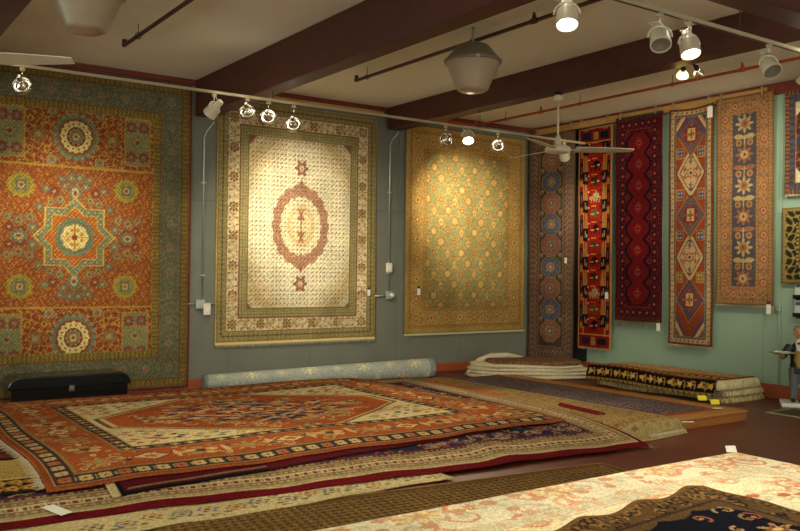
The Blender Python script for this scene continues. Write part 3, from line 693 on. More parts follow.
# ------------------------------------------------------------------ rugs lying on the floor
sm = lambda t: np.clip(t, 0, 1)**2*(3-2*np.clip(t, 0, 1))
def y0f(x): return 5.31-.075*(x-.9)                    # near hem of the long burgundy-edged carpet
def heap(x, y): return .16*(1-np.exp(-np.clip(y-y0f(x), 0, 9)/.5))
def quadmap(nl, nr, fr_, fl_, w, h, zf, wav=0):
    """flat rug given by four floor corners; zf(x, y, u, v) its height"""
    nl, nr, fr_, fl_ = [np.array(p, float) for p in (nl, nr, fr_, fl_)]
    def f(X, Y):
        u = (X/w)[..., None]; v = (Y/h)[..., None]
        P = (nl*(1-u)+nr*u)*(1-v)+(fl_*(1-u)+fr_*u)*v
        x, y = P[..., 0], P[..., 1]
        if wav: y = y+wav*np.sin(x*4.1)*(1-v[..., 0])+wav*.4*np.sin(x*11)*(1-v[..., 0]); x = x+wav*np.sin(y*3.3)*(np.abs(u[..., 0]-.5)*2)**4
        return x, y, zf(x, y, u[..., 0], v[..., 0])
    return f
UP = (0, 0, -.008)

# dark mat on the floor in front
cv = Cv(5.2, 1.75, .012, (108, 82, 46)); cv.speckle(cv.d > 0, (134, 104, 58), .25)
cv.fill((np.sin(cv.X*2*math.pi/.06) > .2) & (np.sin(cv.Y*2*math.pi/.06) > .45), (72, 52, 34)); cv.fill((np.sin(cv.X*2*math.pi/.06+2.5) > .7) & (np.sin(cv.Y*2*math.pi/.06+2.5) > .5), (140, 112, 62)); cv.band(0, .10, (112, 80, 44)); cv.band(.04, .07, (84, 56, 36)); cv.band(0, .012, (150, 120, 70)); cv.noise(.15)
r = rug_obj('floor_rug', cv, quadmap((.1, 3.35), (5.0, 3.05), (5.32, 4.72), (.3, 5.2), 5.2, 1.75, lambda x, y, u, v: .011+.002*np.sin(x*3)), (0, 0, -.009))
tag(r, 'flat dark olive-brown rug with tiny dots on the floor beside the ivory pile', 'rug')

# cream rug with blue flowers, its hem showing under the burgundy-edged carpet
cv = Cv(4.6, 2.2, .012, (196, 176, 128)); arabesque(cv, 300, lambda x, y: y < .6, .04, .09, [(116, 122, 122), (172, 146, 98), (110, 114, 78)], .008)
for i in range(26):
    ros(cv, .15+.175*i, .17+.05*(i % 2), .075, [(92, 108, 126), (164, 96, 66), (84, 100, 120)][i % 3], (196, 170, 110), (120, 76, 54), 6); cv.put(.07+.175*i, .10, .05, .025, leaf, (112, 116, 70))
cv.band(0, .03, (190, 172, 124)); cv.noise(.12)
r = rug_obj('floor_rug', cv, quadmap((-.7, 4.84), (3.95, 4.93), (4.0, 6.9), (-.7, 6.9), 4.6, 2.2, lambda x, y, u, v: .024+.004*np.sin(x*5)+.018*sm((y-5.05)/.3)*0, .02), (0, 0, -.010))
tag(r, 'cream rug with blue and rust flowers showing under the burgundy-edged carpet', 'rug')

# long carpet with burgundy edge
def paint_burg():
    w, h = 7.2, 3.9; cv = Cv(w, h, .0125, (38, 36, 50)); d = cv.d
    arabesque(cv, 2600, lambda x, y: .38 < min(x, w-x, y, h-y) < .95, .035, .085, [(150, 124, 92), (116, 58, 56), (128, 104, 84)], .009)
    cv.band(.37, .41, (84, 40, 44)); cv.band(.35, .37, (146, 124, 88), .05, .5, (70, 50, 48))
    cv.band(.09, .35, (150, 132, 92))
    for q, c in ((.125, (112, 92, 62)), (.165, (104, 76, 56)), (.255, (104, 76, 56)), (.30, (116, 96, 64)), (.335, (96, 60, 52))): cv.band(q, q+.013, c)
    cv.band(.18, .25, (178, 156, 116)); m = (d > .195) & (d < .235); cv.fill(m & ((cv.s % .075) < .03), (104, 50, 46)); cv.fill(m & (((cv.s+.037) % .075) < .014), (96, 90, 80))
    cv.band(.138, .163, (160, 138, 96), .05, .5, (126, 104, 70)); cv.band(.27, .298, (162, 140, 98), .05, .5, (120, 92, 64))
    cv.band(0, .085, (92, 20, 24)); cv.band(.085, .095, (186, 164, 122)); return cv.noise(.12)
def z_u1(x, y): return .036+heap(x, y)+.012*np.exp(-((x-4.6)/.18)**2)*np.exp(-((y-5.25)/.25)**2)*2
cv = paint_burg()
r = rug_obj('floor_rug', cv, quadmap((-.9, 5.45), (6.17, 4.90), (6.40, 8.85), (-.9, 8.9), 7.2, 3.9, lambda x, y, u, v: z_u1(x, y)-.02*sm((u-.985)/.015), .015), UP)
tag(r, 'long burgundy-edged carpet with beige border bands spread beneath the orange carpet', 'rug')
fringe(r, [gz(648, 445, .05), gz(652, 448, .03), gz(657, 447, .02)], (.8, .1, -.1), (0, 1, 0), .05, M_['fringe'], .01)

# maroon and gold rugs peeping out at the left
cv = Cv(1.5, 2.2, .012, (86, 34, 34)); vines(cv, cv.d > 0, (128, 76, 58), 4, 4, .14); vines(cv, cv.d > 0, (46, 34, 44), 5, 6, .14, 1); cv.band(0, .03, (70, 28, 30)); cv.noise(.12)
r = rug_obj('floor_rug', cv, quadmap((.0, 6.62), (1.6, 6.42), (1.6, 8.6), (.0, 8.7), 1.5, 2.2, lambda x, y, u, v: z_u1(x, y)+.016), (0, 0, -.008))
tag(r, 'dark maroon patterned rug poking out under the left side of the orange carpet', 'rug')
cv = Cv(1.5, .85, .01, (166, 138, 76)); cv.speckle(cv.d > 0, (140, 112, 58), .2); yb = cv.Y < .30
cv.fill(yb, (34, 30, 24))
for i in range(14):
    for j in range(2): ros(cv, .06+.11*i+.05*j, .085+.13*j, .062, (156, 112, 50), (186, 142, 66), (110, 72, 38), 5); cv.put(.11+.11*i, .15+.1*j, .045, .02, leaf, (150, 116, 50))
cv.fill(np.abs(cv.Y-.30) < .012, (190, 160, 90)); cv.noise(.12)
r = rug_obj('floor_rug', cv, quadmap((.15, 5.74), (1.5, 5.66), (1.5, 6.36), (.1, 6.56), 1.5, .85, lambda x, y, u, v: z_u1(x, y)+.014), (0, 0, -.007))
tag(r, 'folded gold rug with black floral end under the near left corner of the orange carpet', 'rug')

# burgundy rug edge between
cv = Cv(3.5, 2.6, .012, (80, 22, 26)); cv.speckle(cv.d > 0, (70, 20, 26), .2); cv.band(.22, .34, (40, 36, 46), .06, .5, (140, 112, 80)); cv.band(0, .02, (60, 20, 24)); cv.fill(cv.X < .05, (188, 168, 124)); cv.fill((cv.X > .05) & (cv.X < .09), (24, 20, 22)); cv.fill((cv.Y < .03) & (cv.X > .05) & (cv.X < 1.1), (24, 20, 22)); cv.fill((cv.Y > .05) & (cv.Y < .075) & (cv.X > .11) & (cv.X < 1.1), (128, 96, 70)); cv.noise(.12)
r = rug_obj('floor_rug', cv, quadmap((1.62, 5.42), (5.15, 5.62), (5.2, 8.0), (1.7, 8.0), 3.5, 2.6, lambda x, y, u, v: z_u1(x, y)+.016, .01), (0, 0, -.008))
tag(r, 'plain burgundy rug edge with black corner just under the orange carpet', 'rug')

# the orange carpet on top
def paint_heriz():
    w, h = 4.3, 3.42; cv = Cv(w, h, .0085, (186, 84, 44)); cx, cy = w/2, h/2
    nav, cr, org, gr, dk = (36, 44, 76), (220, 200, 148), (164, 76, 36), (150, 144, 96), (56, 42, 38)
    fx, fy = np.abs(cv.X-cx), np.abs(cv.Y-cy)
    fld = cv.d > .72
    cv.fill(fld, cr); arabesque(cv, 380, lambda x, y: min(x, w-x, y, h-y) > .76, .05, .11, [(176, 146, 96), (186, 116, 70), (150, 140, 96)], .008)
    for a in (-1, 1):
        for b in (-1, 1):
            for (dx, dy, c) in ((1.10, .78, nav), (1.28, .55, (172, 92, 56)), (.80, .86, (120, 124, 96)), (1.30, .84, org)):
                cv.put(cx+a*dx, cy+b*dy, .16, .10, petal(6, .35), c); cv.put(cx+a*dx, cy+b*dy, .07, .05, disk, cr)
    # stepped hexagonal medallion
    hexm = lambda k, sx, sy: (fx/sx+np.maximum(fy/sy-.35, 0)*.9 < k) & (fy/sy < .92*k) 
    st = fx
    e = (st/1.36+np.maximum(fy-.22, 0)/.98)
    cv.fill(e < 1.03, (96, 70, 50)); cv.fill(e < .99, org)
    cv.fill((e < .995) & (e > .965), (206, 176, 118))
    med = e < .95
    inm = lambda x, y: abs(x-cx)/1.25+max(abs(y-cy)-.2, 0)/.95 < .93
    arabesque(cv, 420, inm, .05, .13, [(206, 170, 108), (150, 60, 34), (150, 140, 92), (210, 176, 116)], .009)
    for a in (-1, 1):
        for (dx, dy, sx, sy, c) in ((.0, .52, .24, .14, nav), (.38, .34, .25, .13, nav), (.66, .18, .20, .13, nav), (.30, .0, .2, .15, nav), (.0, .26, .30, .09, nav), (.88, .0, .22, .12, gr), (.55, .5, .14, .08, gr), (1.05, .08, .1, .08, nav), (.18, .40, .12, .06, nav)):
            for b in (-1, 1):
                cv.put(cx+a*dx, cy+b*dy, sx, sy, petal(5, .4, a), c); cv.put(cx+a*dx, cy+b*dy, sx*.42, sy*.42, petal(4, .2), (206, 170, 108))
        for b in (-1, 1):
            m = np.abs((cv.X-cx)*a*.62+(cv.Y-cy)*b-.44) < .016; cv.fill(m & med & (fx < .62) & (fy < .62), cr)
    cv.put(cx, cy, .26, .19, star8, cr); cv.put(cx, cy, .23, .165, star8, org); ros(cv, cx, cy, .10, nav, cr, org)
    for i in range(260):
        x, y = RS.rand()*w, RS.rand()*h
        if abs(x-cx)/1.25+max(abs(y-cy)-.2, 0)/.95 < .92: ros(cv, x, y, .045+.03*RS.rand(), [(204, 170, 110), (150, 128, 80), nav][i % 3], (180, 92, 52), (214, 186, 128), 5)
    # inner guard, orange main border, outer navy guard
    cv.fill(cv.d < .72, org)
    cv.band(.60, .70, (52, 46, 48)); cv.band(.70, .72, (196, 164, 108)); cv.band(.585, .60, (150, 120, 76))
    for i, (x, y) in enumerate(cv.perim(.65, .115)): cv.put(x, y, .044, .036, petal(4, .25, .8), [(190, 160, 104), (160, 96, 62), (196, 170, 118)][i % 3])
    m = (cv.d > .20) & (cv.d < .58); arabesque(cv, 700, lambda x, y: .26 < min(x, w-x, y, h-y) < .54, .04, .08, [(158, 140, 90), (150, 62, 34), (200, 166, 106)], .007)
    for i in range(420):
        x, y = RS.rand()*w, RS.rand()*h
        if .24 < min(x, w-x, y, h-y) < .56: cv.put(x, y, .018+.03*RS.rand(), .014+.02*RS.rand(), petal(5, .3), [(150, 138, 90), (196, 166, 108), (64, 58, 60), (140, 116, 70), (206, 176, 118)][i % 5])
    P = cv.perim(.39, .36)
    for i, (x, y) in enumerate(P):
        k = (i//2) % 3
        hor = min(y, h-y) < min(x, w-x)
        if k == 0:
            cv.put(x, y, .15, .11, petal(8, .3), (170, 144, 92)); cv.put(x, y, .10, .075, petal(6, .2), (190, 96, 54)); cv.put(x, y, .05, .04, disk, gr)
        elif k == 1:
            hx, hy = (.14, .10) if hor else (.10, .14)
            cv.put(x, y, hx, hy, dia, (64, 48, 44)); cv.put(x, y, hx*.85, hy*.85, dia, (214, 188, 132)); cv.put(x, y, hx*.45, hy*.45, petal(5, .2), (186, 92, 52))
            for a in (-1, 1): cv.put(x+(a*.17 if hor else .06*a), y+(.05*a if hor else a*.17), .05, .03, leaf, (52, 52, 68)); cv.put(x+(a*.2 if hor else 0), y+(0 if hor else a*.2), .03, .03, disk, (196, 160, 100))
        else:
            for t in range(5):
                q = t*1.256+.3; cv.put(x+.085*math.cos(q), y+.075*math.sin(q), .045, .035, disk, (158, 140, 88) if t % 2 else (206, 170, 110))
            cv.put(x, y, .035, .03, disk, (60, 52, 56))
        cv.put(x+(.18 if hor else .0), y+(.0 if hor else .18), .04, .10 if hor else .04, leaf, (204, 178, 120))
    cv.band(.185, .205, (150, 116, 70)); cv.band(.05, .185, (46, 42, 46)); cv.band(.045, .058, (176, 140, 90))
    for i, (x, y) in enumerate(cv.perim(.118, .125)):
        c = (176, 92, 58) if (i//2) % 3 == 0 else (202, 172, 114)
        for t in range(4):
            q = t*math.pi/2+.785; cv.put(x+.024*math.cos(q), y+.024*math.sin(q), .025, .025, disk, c)
        cv.put(x, y, .012, .012, disk, (110, 60, 44))
    for i, (x, y) in enumerate(cv.perim(.118, .0625)):
        if (i//2) % 2: cv.put(x, y, .012, .035, leaf, (168, 150, 96))
    cv.band(0, .045, (140, 62, 32)); cv.band(0, .015, (156, 78, 40)); cv.tone((96, 74, 42), .22)
    return cv.noise(.15)
def z_top(x, y, u, v):
    e = np.minimum(np.minimum(u, 1-u)*4.3, np.minimum(v, 1-v)*3.4)
    return z_u1(x, y)+.034+.014*sm(e/.25)+.006*np.sin(x*2.3+y)*sm(e/.3)+.03*np.exp(-((x-4.7)/.9)**2-((y-8.55)/.7)**2)
cv = paint_heriz()
r = rug_obj('floor_rug', cv, quadmap((1.27, 5.60), (5.80, 5.60), (5.50, 8.84), (1.30, 8.92), 4.3, 3.42, z_top, .02), (0, 0, -.010))
tag(r, 'large orange carpet with ivory corners and navy hexagon medallion atop the floor heap', 'rug')
pts = [(1.265+.02*math.sin(y*3.3), y, float(z_u1(1.27, y))+.03) for y in np.linspace(5.65, 8.85, 12)]
fringe(r, pts, (-1, 0, -.15), (0, 1, 0), .06, M_['fringe'], .011, .3)
t = MB(); p = gz(57, 510, .075)
Mx = Matrix.Translation(p) @ Matrix.Rotation(math.radians(-62), 4, 'Z') @ Matrix.Rotation(math.radians(8), 4, 'Y')
t.box((-.085, -.042, 0), (.085, .042, .002), Mx); o = t.build('price_tag', M_['card'], r)
MB().tube([Mx @ Vector((-.075, 0, .003)), Mx @ Vector((-.11, .005, .01)), Mx @ Vector((-.15, .02, .012))], .0015, 5).build('tag_string', M_['card'], o)

# plywood platform, the runner on it and the tan rug folded over its edge
pl = empty('plywood_platform', (7.35, 7.2, 0)); tag(pl, 'low plywood platform carrying the blue-grey runner', 'platform')
L = lambda a: (a[0]-7.35, a[1]-7.2, a[2])
MB().box(L((6.50, 5.31, .088)), L((8.24, 9.0, .11)), None, .003).build('top_board', M_['ply'], pl)
MB().box(L((6.52, 5.32, 0)), L((8.23, 5.345, .088)), None, .002).build('front_board', M_['plyface'], pl)
MB().box(L((8.205, 5.345, 0)), L((8.23, 8.98, .088)), None, .002).build('side_board', M_['plyface'], pl)
MB().box(L((6.52, 5.345, 0)), L((6.545, 8.98, .088)), None, .002).build('side_board', M_['plyface'], pl)
MB().box(L((6.545, 8.955, 0)), L((8.205, 8.98, .088)), None, .002).build('back_board', M_['plyface'], pl)
cv = Cv(.86, 3.45, .011, (86, 78, 84)); vines(cv, cv.d > 0, (128, 108, 98), 5, 5, .16); cv.speckle(cv.d > 0, (54, 52, 64), .25); cv.speckle(cv.d > 0, (148, 116, 96), .12); cv.band(0, .03, (166, 74, 44)); cv.band(.03, .05, (90, 70, 70)); cv.noise(.12)
r = rug_obj('runner_rug', cv, lambda X, Y: (7.07+X, 5.50+Y, .121+.0015*np.sin(Y*4)), (0, 0, -.008))
tag(r, 'blue-grey runner with red edge lying on the plywood platform', 'rug')
price_tag(r, (7.98, 5.50, .124), (0, 0, 1), (.9, -.43, 0), (.43, .9, 0), .10, .05, head=False)
cv = Cv(1.55, 4.0, .013, (150, 124, 78)); vines(cv, cv.d > 0, (128, 96, 60), 3, 3, .12); cv.speckle(cv.d > 0, (116, 92, 58), .2)
cv.fill((cv.Y > 2.2) & (cv.X < 1.1) & (cv.d > .1), (164, 84, 50)); cv.speckle((cv.Y > 2.2) & (cv.X < 1.1), (140, 100, 66), .3)
cv.band(.10, .14, (110, 84, 56), .05, .5, (150, 120, 80)); cv.fill(cv.Y < .24, (156, 136, 92)); cv.fill((cv.Y < .20) & (cv.Y > .15) & (np.sin(cv.X*34) > .3), (124, 100, 66)); cv.band(0, .02, (178, 156, 104)); cv.noise(.14)
def z_t1(x, y, u, v):
    k = sm((x-6.2)/.35); ya = 5.02*(1-k)+5.16*k; wd = .6*(1-k)+.13*k
    return .012+.122*sm((y-ya)/wd)
r = rug_obj('floor_rug', cv, quadmap((5.75, 5.06), (7.02, 5.17), (7.04, 9.05), (5.85, 9.1), 1.55, 4.0, z_t1), (0, 0, -.008))
tag(r, 'tan rug with rust patch folded over the front edge of the plywood platform', 'rug')
fringe(r, [(6.45, 5.155, .05), (7.0, 5.175, .05)], (0, -.5, -.75), (1, 0, 0), .045, M_['fringe'], .012)
cv = Cv(.5, 1.0, .012, (104, 26, 28)); cv.speckle(cv.d > 0, (76, 22, 26), .2); cv.band(0, .02, (120, 40, 36))
r = rug_obj('folded_rug', cv, quadmap((6.47, 5.80), (6.55, 5.78), (6.64, 6.45), (6.57, 6.45), .5, 1.0, lambda x, y, u, v: .150+.018*np.sin(u*math.pi)), (0, 0, -.012))
tag(r, 'narrow rolled crimson rug end lying along the edge of the tan rug', 'rug')
tg = empty('loose_tag', gz(688, 422, .125)); tag(tg, 'small white paper tag lying on the tan rug', 'tag')
MB().box((-.06, -.02, 0), (.06, .02, .002), Matrix.Rotation(-.5, 4, 'Z')).build('card', M_['card'], tg)

# ------------------------------------------------------------------ ivory pile in front
IV = (1.0, 5.02, 1.0, 3.33)             # x0 x1 y0 y1
for k, (c, c2, lab) in enumerate((((150, 110, 70), (90, 60, 44), 'brown folded rug at the bottom of the ivory pile'), ((188, 160, 110), (120, 84, 60), 'tan folded rug in the middle of the ivory pile'), ((160, 84, 60), (70, 50, 50), 'rust folded rug directly under the ivory rug'))):
    z0 = .004+.118*k; dd = .05*(2-k)*.4+.05
    cv = Cv(IV[1]-IV[0]-2*dd, IV[3]-IV[2]-2*dd, .06, c); cv.band(.06, .2, c2); cv.noise(.1)
    x0, y0, ww, hh = IV[0]+dd, IV[2]+dd, cv.w, cv.h
    def zf(X, Y, z0=z0, ww=ww, hh=hh):
        e = np.minimum(np.minimum(X, ww-X), np.minimum(Y, hh-Y)); return z0+.075+.035*np.sqrt(np.clip(1-(1-np.clip(e/.1, 0, 1))**2, 0, 1))
    r = rug_obj('folded_rug', cv, lambda X, Y, x0=x0, y0=y0, zf=zf: (x0+X, y0+Y, zf(X, Y)), (0, 0, -.073))
    tag(r, lab, 'rug', 'rugs in the ivory pile')
def paint_ivory():
    w, h = 4.7, 2.95; cv = Cv(w, h, .0115, (234, 220, 182)); cx, cy = w/2, h/2
    sal, gry, tan = (214, 158, 118), (206, 198, 168), (220, 192, 142)
    fld = cv.d > .75; cv.fill(fld, (236, 220, 176)); arabesque(cv, 330, lambda x, y: min(x, w-x, y, h-y) > .08, .07, .19, [(218, 160, 118), (206, 198, 166), (222, 176, 132), (214, 150, 108)], .013)
    cv.band(.68, .78, (216, 204, 168), .16, .3, (220, 186, 144)); cv.band(.66, .67, (216, 182, 138)); cv.band(.79, .80, (216, 182, 138))
    for i, (x, y) in enumerate(cv.perim(.40, .42)):
        k = (i//2) % 2
        if k: cv.put(x, y, .19, .14, petal(7, .3), sal); cv.put(x, y, .15, .105, petal(7, .25), (230, 206, 150)); cv.put(x, y, .08, .06, petal(5, .3), (206, 176, 116)); cv.put(x, y, .03, .03, disk, sal)
        else: cv.put(x, y, .15, .11, petal(5, .4), gry); cv.put(x, y, .10, .07, petal(5, .3), (226, 208, 160)); cv.put(x, y, .05, .04, disk, sal)
        for q in range(4):
            t = q*1.57+.6+i; cv.put(x+.21*math.cos(t), y+.15*math.sin(t), .075, .035, leaf, sal if q % 2 else (206, 160, 116))
    for i in range(26):
        x, y = .85+(w-1.7)*RS.rand(), .85+(h-1.7)*RS.rand()
        cv.put(x, y, .15, .10, petal(6, .3), sal if i % 2 else gry); cv.put(x, y, .11, .07, petal(6, .3), (232, 208, 156)); cv.put(x, y, .05, .03, disk, (190, 112, 80))
    cv.band(.10, .15, (216, 186, 132), .12, .5, (208, 158, 116)); cv.band(0, .03, (222, 206, 160)); return cv.noise(.07)
cv = paint_ivory()
def ivpos(X, Y):                          # drape over the pile: arc round the edges
    w, h = cv.w, cv.h; mx, my = (w-(IV[1]-IV[0]))/2, (h-(IV[3]-IV[2]))/2; R = .10
    def fold(t, L, a, b, mrg):            # length along cloth -> position and drop
        lo = np.clip(mrg-t, 0, None); hi = np.clip(t-(L-mrg), 0, None); o = np.maximum(lo, hi)
        ang = np.clip(o/R, 0, math.pi/2); rest = np.clip(o-R*math.pi/2, 0, None)
        out = R*np.sin(ang); dr = R*(1-np.cos(ang))+rest
        core = a+(np.clip(t, mrg, L-mrg)-mrg)/(L-2*mrg)*(b-a)
        return core+np.where(lo > 0, -out, out), dr
    k = R-.02
    x, dx = fold(X, w, IV[0]+k, IV[1]-k+.03, mx+k*.5); y, dy = fold(Y, h, IV[2]+k, IV[3]-k+.03, my+k*.5)
    dr = np.maximum(dx, dy)+.35*np.minimum(dx, dy)*0
    z = .385-dr+.012*np.sin(x*1.9+.4)*np.cos(y*2.3)-.035*sm((x-4.2)/.8)*0
    return x, y, np.maximum(z, .02)
r = rug_obj('draped_rug', cv, ivpos, (0, 0, -.006))
tag(r, 'brightly lit ivory rug with salmon flowers draped over a pile', 'rug')
p = gz(731, 449, .40); Mx = Matrix.Translation(p) @ Matrix.Rotation(-.5, 4, 'Z') @ Matrix.Rotation(math.radians(58), 4, 'X')
o = MB().box((-.035, -.022, 0), (.035, .022, .002), Mx).build('price_tag', M_['card'], r)
def paint_nav():
    w, h = 2.3, 2.0; cv = Cv(w, h, .0085, (20, 21, 32)); 
    for i in range(22):
        x, y = .30+(w-.6)*RS.rand(), .3+(h-.6)*RS.rand(); k = i % 3
        cv.put(x, y, .11, .08, petal(6, .35), [(176, 108, 72), (150, 118, 66), (168, 130, 80)][k]); cv.put(x, y, .07, .05, petal(5, .3), [(140, 80, 60), (186, 150, 90), (120, 60, 50)][k]); cv.put(x, y, .03, .02, disk, (206, 170, 110))
    arabesque(cv, 320, lambda x, y: min(x, w-x, y, h-y) > .3, .04, .08, [(140, 112, 66), (150, 84, 60), (170, 140, 90)], .008)
    cv.fill(cv.d < .24+.05*np.abs(np.sin(cv.s*12)), (96, 72, 42)); arabesque(cv, 900, lambda x, y: min(x, w-x, y, h-y) < .2, .025, .05, [(36, 30, 28), (146, 110, 62), (44, 34, 30)], .006)
    cv.put(w-.75, h-.75, .34, .22, petal(9, .15), (150, 92, 66)); cv.put(w-.75, h-.75, .26, .16, petal(7, .2), (176, 128, 86)); cv.put(w-.75, h-.75, .14, .09, disk, (130, 66, 54))
    cv.band(.19, .215, (64, 48, 36)); cv.band(.05, .075, (66, 48, 34), .05, .5, (130, 96, 52)); cv.band(0, .03, (120, 84, 46)); return cv.noise(.12)
cv = paint_nav()
def navpos(X, Y):
    w, h = cv.w, cv.h; u, v = X/w, Y/h
    e = np.minimum(np.minimum(X, w-X), np.minimum(Y, h-Y))
    x = 1.57+X+.012*np.sin(Y*16)*sm(1-(w-X)/.2); y = .75+Y+.15*(u-1)+.014*np.sin(X*15)*sm(1-(h-Y)/.2)
    z = .414+.012*np.sin(x*1.9+.4)*np.cos(y*2.3)+.010*(1+np.sin(X*15+1))*sm(1-e/.18)+.012*sm(e/.3)
    return x, y, z
r = rug_obj('floor_rug', cv, navpos, (0, 0, -.010))
tag(r, 'navy floral rug with brown scalloped border lying on the ivory rug', 'rug')

# ------------------------------------------------------------------ blue carpet roll by the wall
A, B = Vector((4.22, 10.36, .10)), Vector((7.50, 9.92, .15)); ax = (B-A); LEN = ax.length; ax.normalize()
sdv = Vector((0, 0, 1)).cross(ax).normalized(); upr = ax.cross(sdv)
R0, R1 = .095, .145
cv = Cv(LEN, 2*math.pi*.16, .012, (166, 172, 162)); cv.speckle(cv.d > -1, (152, 158, 148), .2)
for i in range(9):
    for j in range(4):
        x, y = .2+i*.40+(.2 if j % 2 else 0), .12+j*.25
        if (i+j) % 2: cv.put(x, y, .13, .10, petal(8, .3), (206, 196, 160)); cv.put(x, y, .08, .06, petal(6, .2), (168, 172, 152)); cv.put(x, y, .04, .03, disk, (214, 204, 168))
        else: cv.put(x, y, .10, .10, dia, (172, 178, 164)); cv.put(x, y, .06, .06, petal(4, .3), (204, 196, 164))
cv.fill(cv.X < .03, (126, 134, 128)); cv.fill(cv.X > LEN-.08, (132, 142, 138)); cv.noise(.08)
ro = empty('rolled_carpet', (A.x, A.y, 0)); tag(ro, 'pale blue carpet with cream flowers rolled up along the grey wall', 'carpet roll')
def rollpos(X, Y):
    t = X/LEN; a = Y/cv.h*2*math.pi; rr = R0+(R1-R0)*t
    zc = rr+.003; cx_ = A.x+ax.x*X-A.x; cy_ = A.y+ax.y*X-A.y
    return cx_+sdv.x*rr*np.sin(a), cy_+sdv.y*rr*np.sin(a), zc-rr*np.cos(a)
def rollpos2(X, Y):
    x, y, z = rollpos(X, Y); return x, y, z
NX, NY = cv.X.shape[1], cv.X.shape[0]
x, y, z = rollpos(cv.X, cv.Y); P = np.stack([x, y, z], -1).reshape(-1, 3); I = np.arange(NX*NY).reshape(NY, NX)
Q = np.stack([I[:-1, :-1], I[1:, :-1], I[1:, 1:], I[:-1, 1:]], -1).reshape(-1, 4)
me = fastmesh('outer_wrap', P, Q); c = lin(cv.c.reshape(-1, 3)); c = np.concatenate([c, np.ones((len(c), 1))], 1)
at = me.color_attributes.new('Col', 'FLOAT_COLOR', 'POINT'); at.data.foreach_set('color', c.astype(np.float32).ravel()); me.materials.append(RUG)
link(bpy.data.objects.new('outer_wrap', me), ro)
for end, nm in ((0, 'spiral_end'), (1, 'spiral_end')):
    mb = MB(); rr = (R1 if end else R0); c0 = Vector((ax.x*LEN*end, ax.y*LEN*end, rr+.003)); turns = 7
    V = []; Fc = []; N = turns*24
    for i in range(N+1):
        a = 2*math.pi*i/24; rad = .02+(rr-.022)*i/N
        for dr, ds in ((-.006, -.004), (-.006, .012), (.006, .012), (.006, -.004)):
            V.append(tuple(c0+(sdv*math.sin(a)+upr*math.cos(a))*(rad+dr)+ax*(ds if end else -ds)))
    for i in range(N):
        for k in range(4): k2 = (k+1) % 4; Fc.append((i*4+k, i*4+k2, i*4+4+k2, i*4+4+k))
    mb.v, mb.f, mb.sm = V, Fc, [False]*len(Fc); mb.build(nm, mat('grey_blue_backing', (128, 134, 124), .9), ro)

# ------------------------------------------------------------------ black trunk
tr = empty('storage_chest', (2.50, 10.21, 0)); tag(tr, 'glossy black storage chest with rounded ends in front of the star carpet', 'chest')
def rbox(mb, hx, hy, z0, z1, re, n=8):    # box whose short ends are rounded off at the top
    V = []; prof = [(-hx, z0)]
    for i in range(n+1): q = math.pi-math.pi/2*i/n; prof.append((-hx+re+re*math.cos(q), z1-re+re*math.sin(q)))
    for i in range(n+1): q = math.pi/2-math.pi/2*i/n; prof.append((hx-re+re*math.cos(q), z1-re+re*math.sin(q)))
    prof.append((hx, z0)); k = len(prof)
    for s_, ins in ((-1, .0), (1, .0)):
        for (px_, pz) in prof: V.append((px_, s_*hy, pz))
    Fc = [tuple(range(k)), tuple(range(2*k-1, k-1, -1))]+[(i, (i+1) % k, k+(i+1) % k, k+i) for i in range(k)]
    mb.add(V, Fc); return mb
o = rbox(MB(), .63, .21, .02, .20, .02).build('body', M_['lacq'], tr)
o = rbox(MB(), .665, .225, .195, .335, .125).build('lid', M_['lacq'], tr)
bv = o.modifiers.new('edge', 'BEVEL'); bv.width = .02; bv.segments = 3; bv.limit_method = 'ANGLE'
o2 = MB().box((-.03, -.236, .15), (.03, -.224, .215), None, .004).build('latch', M_['chrome'], tr)
MB().lathe([(.012, 0), (.012, .01), (.006, .014)], 12, Matrix.Translation((0, -.236, .185)) @ Matrix.Rotation(math.pi/2, 4, 'X')).build('lock_button', M_['chrome'], o2)
for s_ in (-1, 1):
    MB().tube([(s_*.622, -.06, .13), (s_*.65, -.05, .11), (s_*.65, .05, .11), (s_*.622, .06, .13)], .009, 8).build('end_handle', mat('brown_leather', (92, 66, 44), .5), tr)
for sx in (-.5, .5):
    for sy in (-.15, .15): MB().lathe([(.025, 0), (.022, .02)], 12, Matrix.Translation((sx, sy, 0))).build('foot', M_['black'], tr)

# ------------------------------------------------------------------ white-backed folded pile in the corner
pc = empty('folded_carpet', (8.9, 9.35, 0), math.radians(-35)); tag(pc, 'white-backed carpet folded into an oval heap with brown face up in the corner', 'rug')
def oval(name, a, b, z0, z1, col, wob, seed, cx_=0, cy_=0, tilt=0):
    rs = np.random.RandomState(seed); n = 72; q = np.linspace(0, 2*math.pi, n, endpoint=False)
    w_ = 1+wob*(np.sin(3*q+rs.rand()*6)+.6*np.sin(7*q+rs.rand()*6)+.4*np.sin(13*q+rs.rand()*6))
    prof = [(.02, 0)]+[(1-.10*(1-math.sin(t)), .5-.5*math.cos(t)) for t in np.linspace(.2, math.pi-.2, 7)]+[(.8, 1), (.4, 1.0), (.02, 1.0)]
    V = []
    for (rad, hh) in prof:
        for i in range(n):
            x_, y_ = cx_+a*rad*w_[i]*np.sign(math.cos(q[i]))*abs(math.cos(q[i]))**.8, cy_+b*rad*w_[i]*np.sign(math.sin(q[i]))*abs(math.sin(q[i]))**.8
            V.append((x_, y_, z0+(z1-z0)*hh+tilt*(-x_/a)*hh+.006*math.sin(5*q[i]+seed)*rad*hh))
    V = np.array(V); m_ = len(prof); Q = np.array([(j*n+i, j*n+(i+1) % n, (j+1)*n+(i+1) % n, (j+1)*n+i) for j in range(m_-1) for i in range(n)])
    me = fastmesh(name, V, Q); me.materials.append(col); return link(bpy.data.objects.new(name, me), pc)
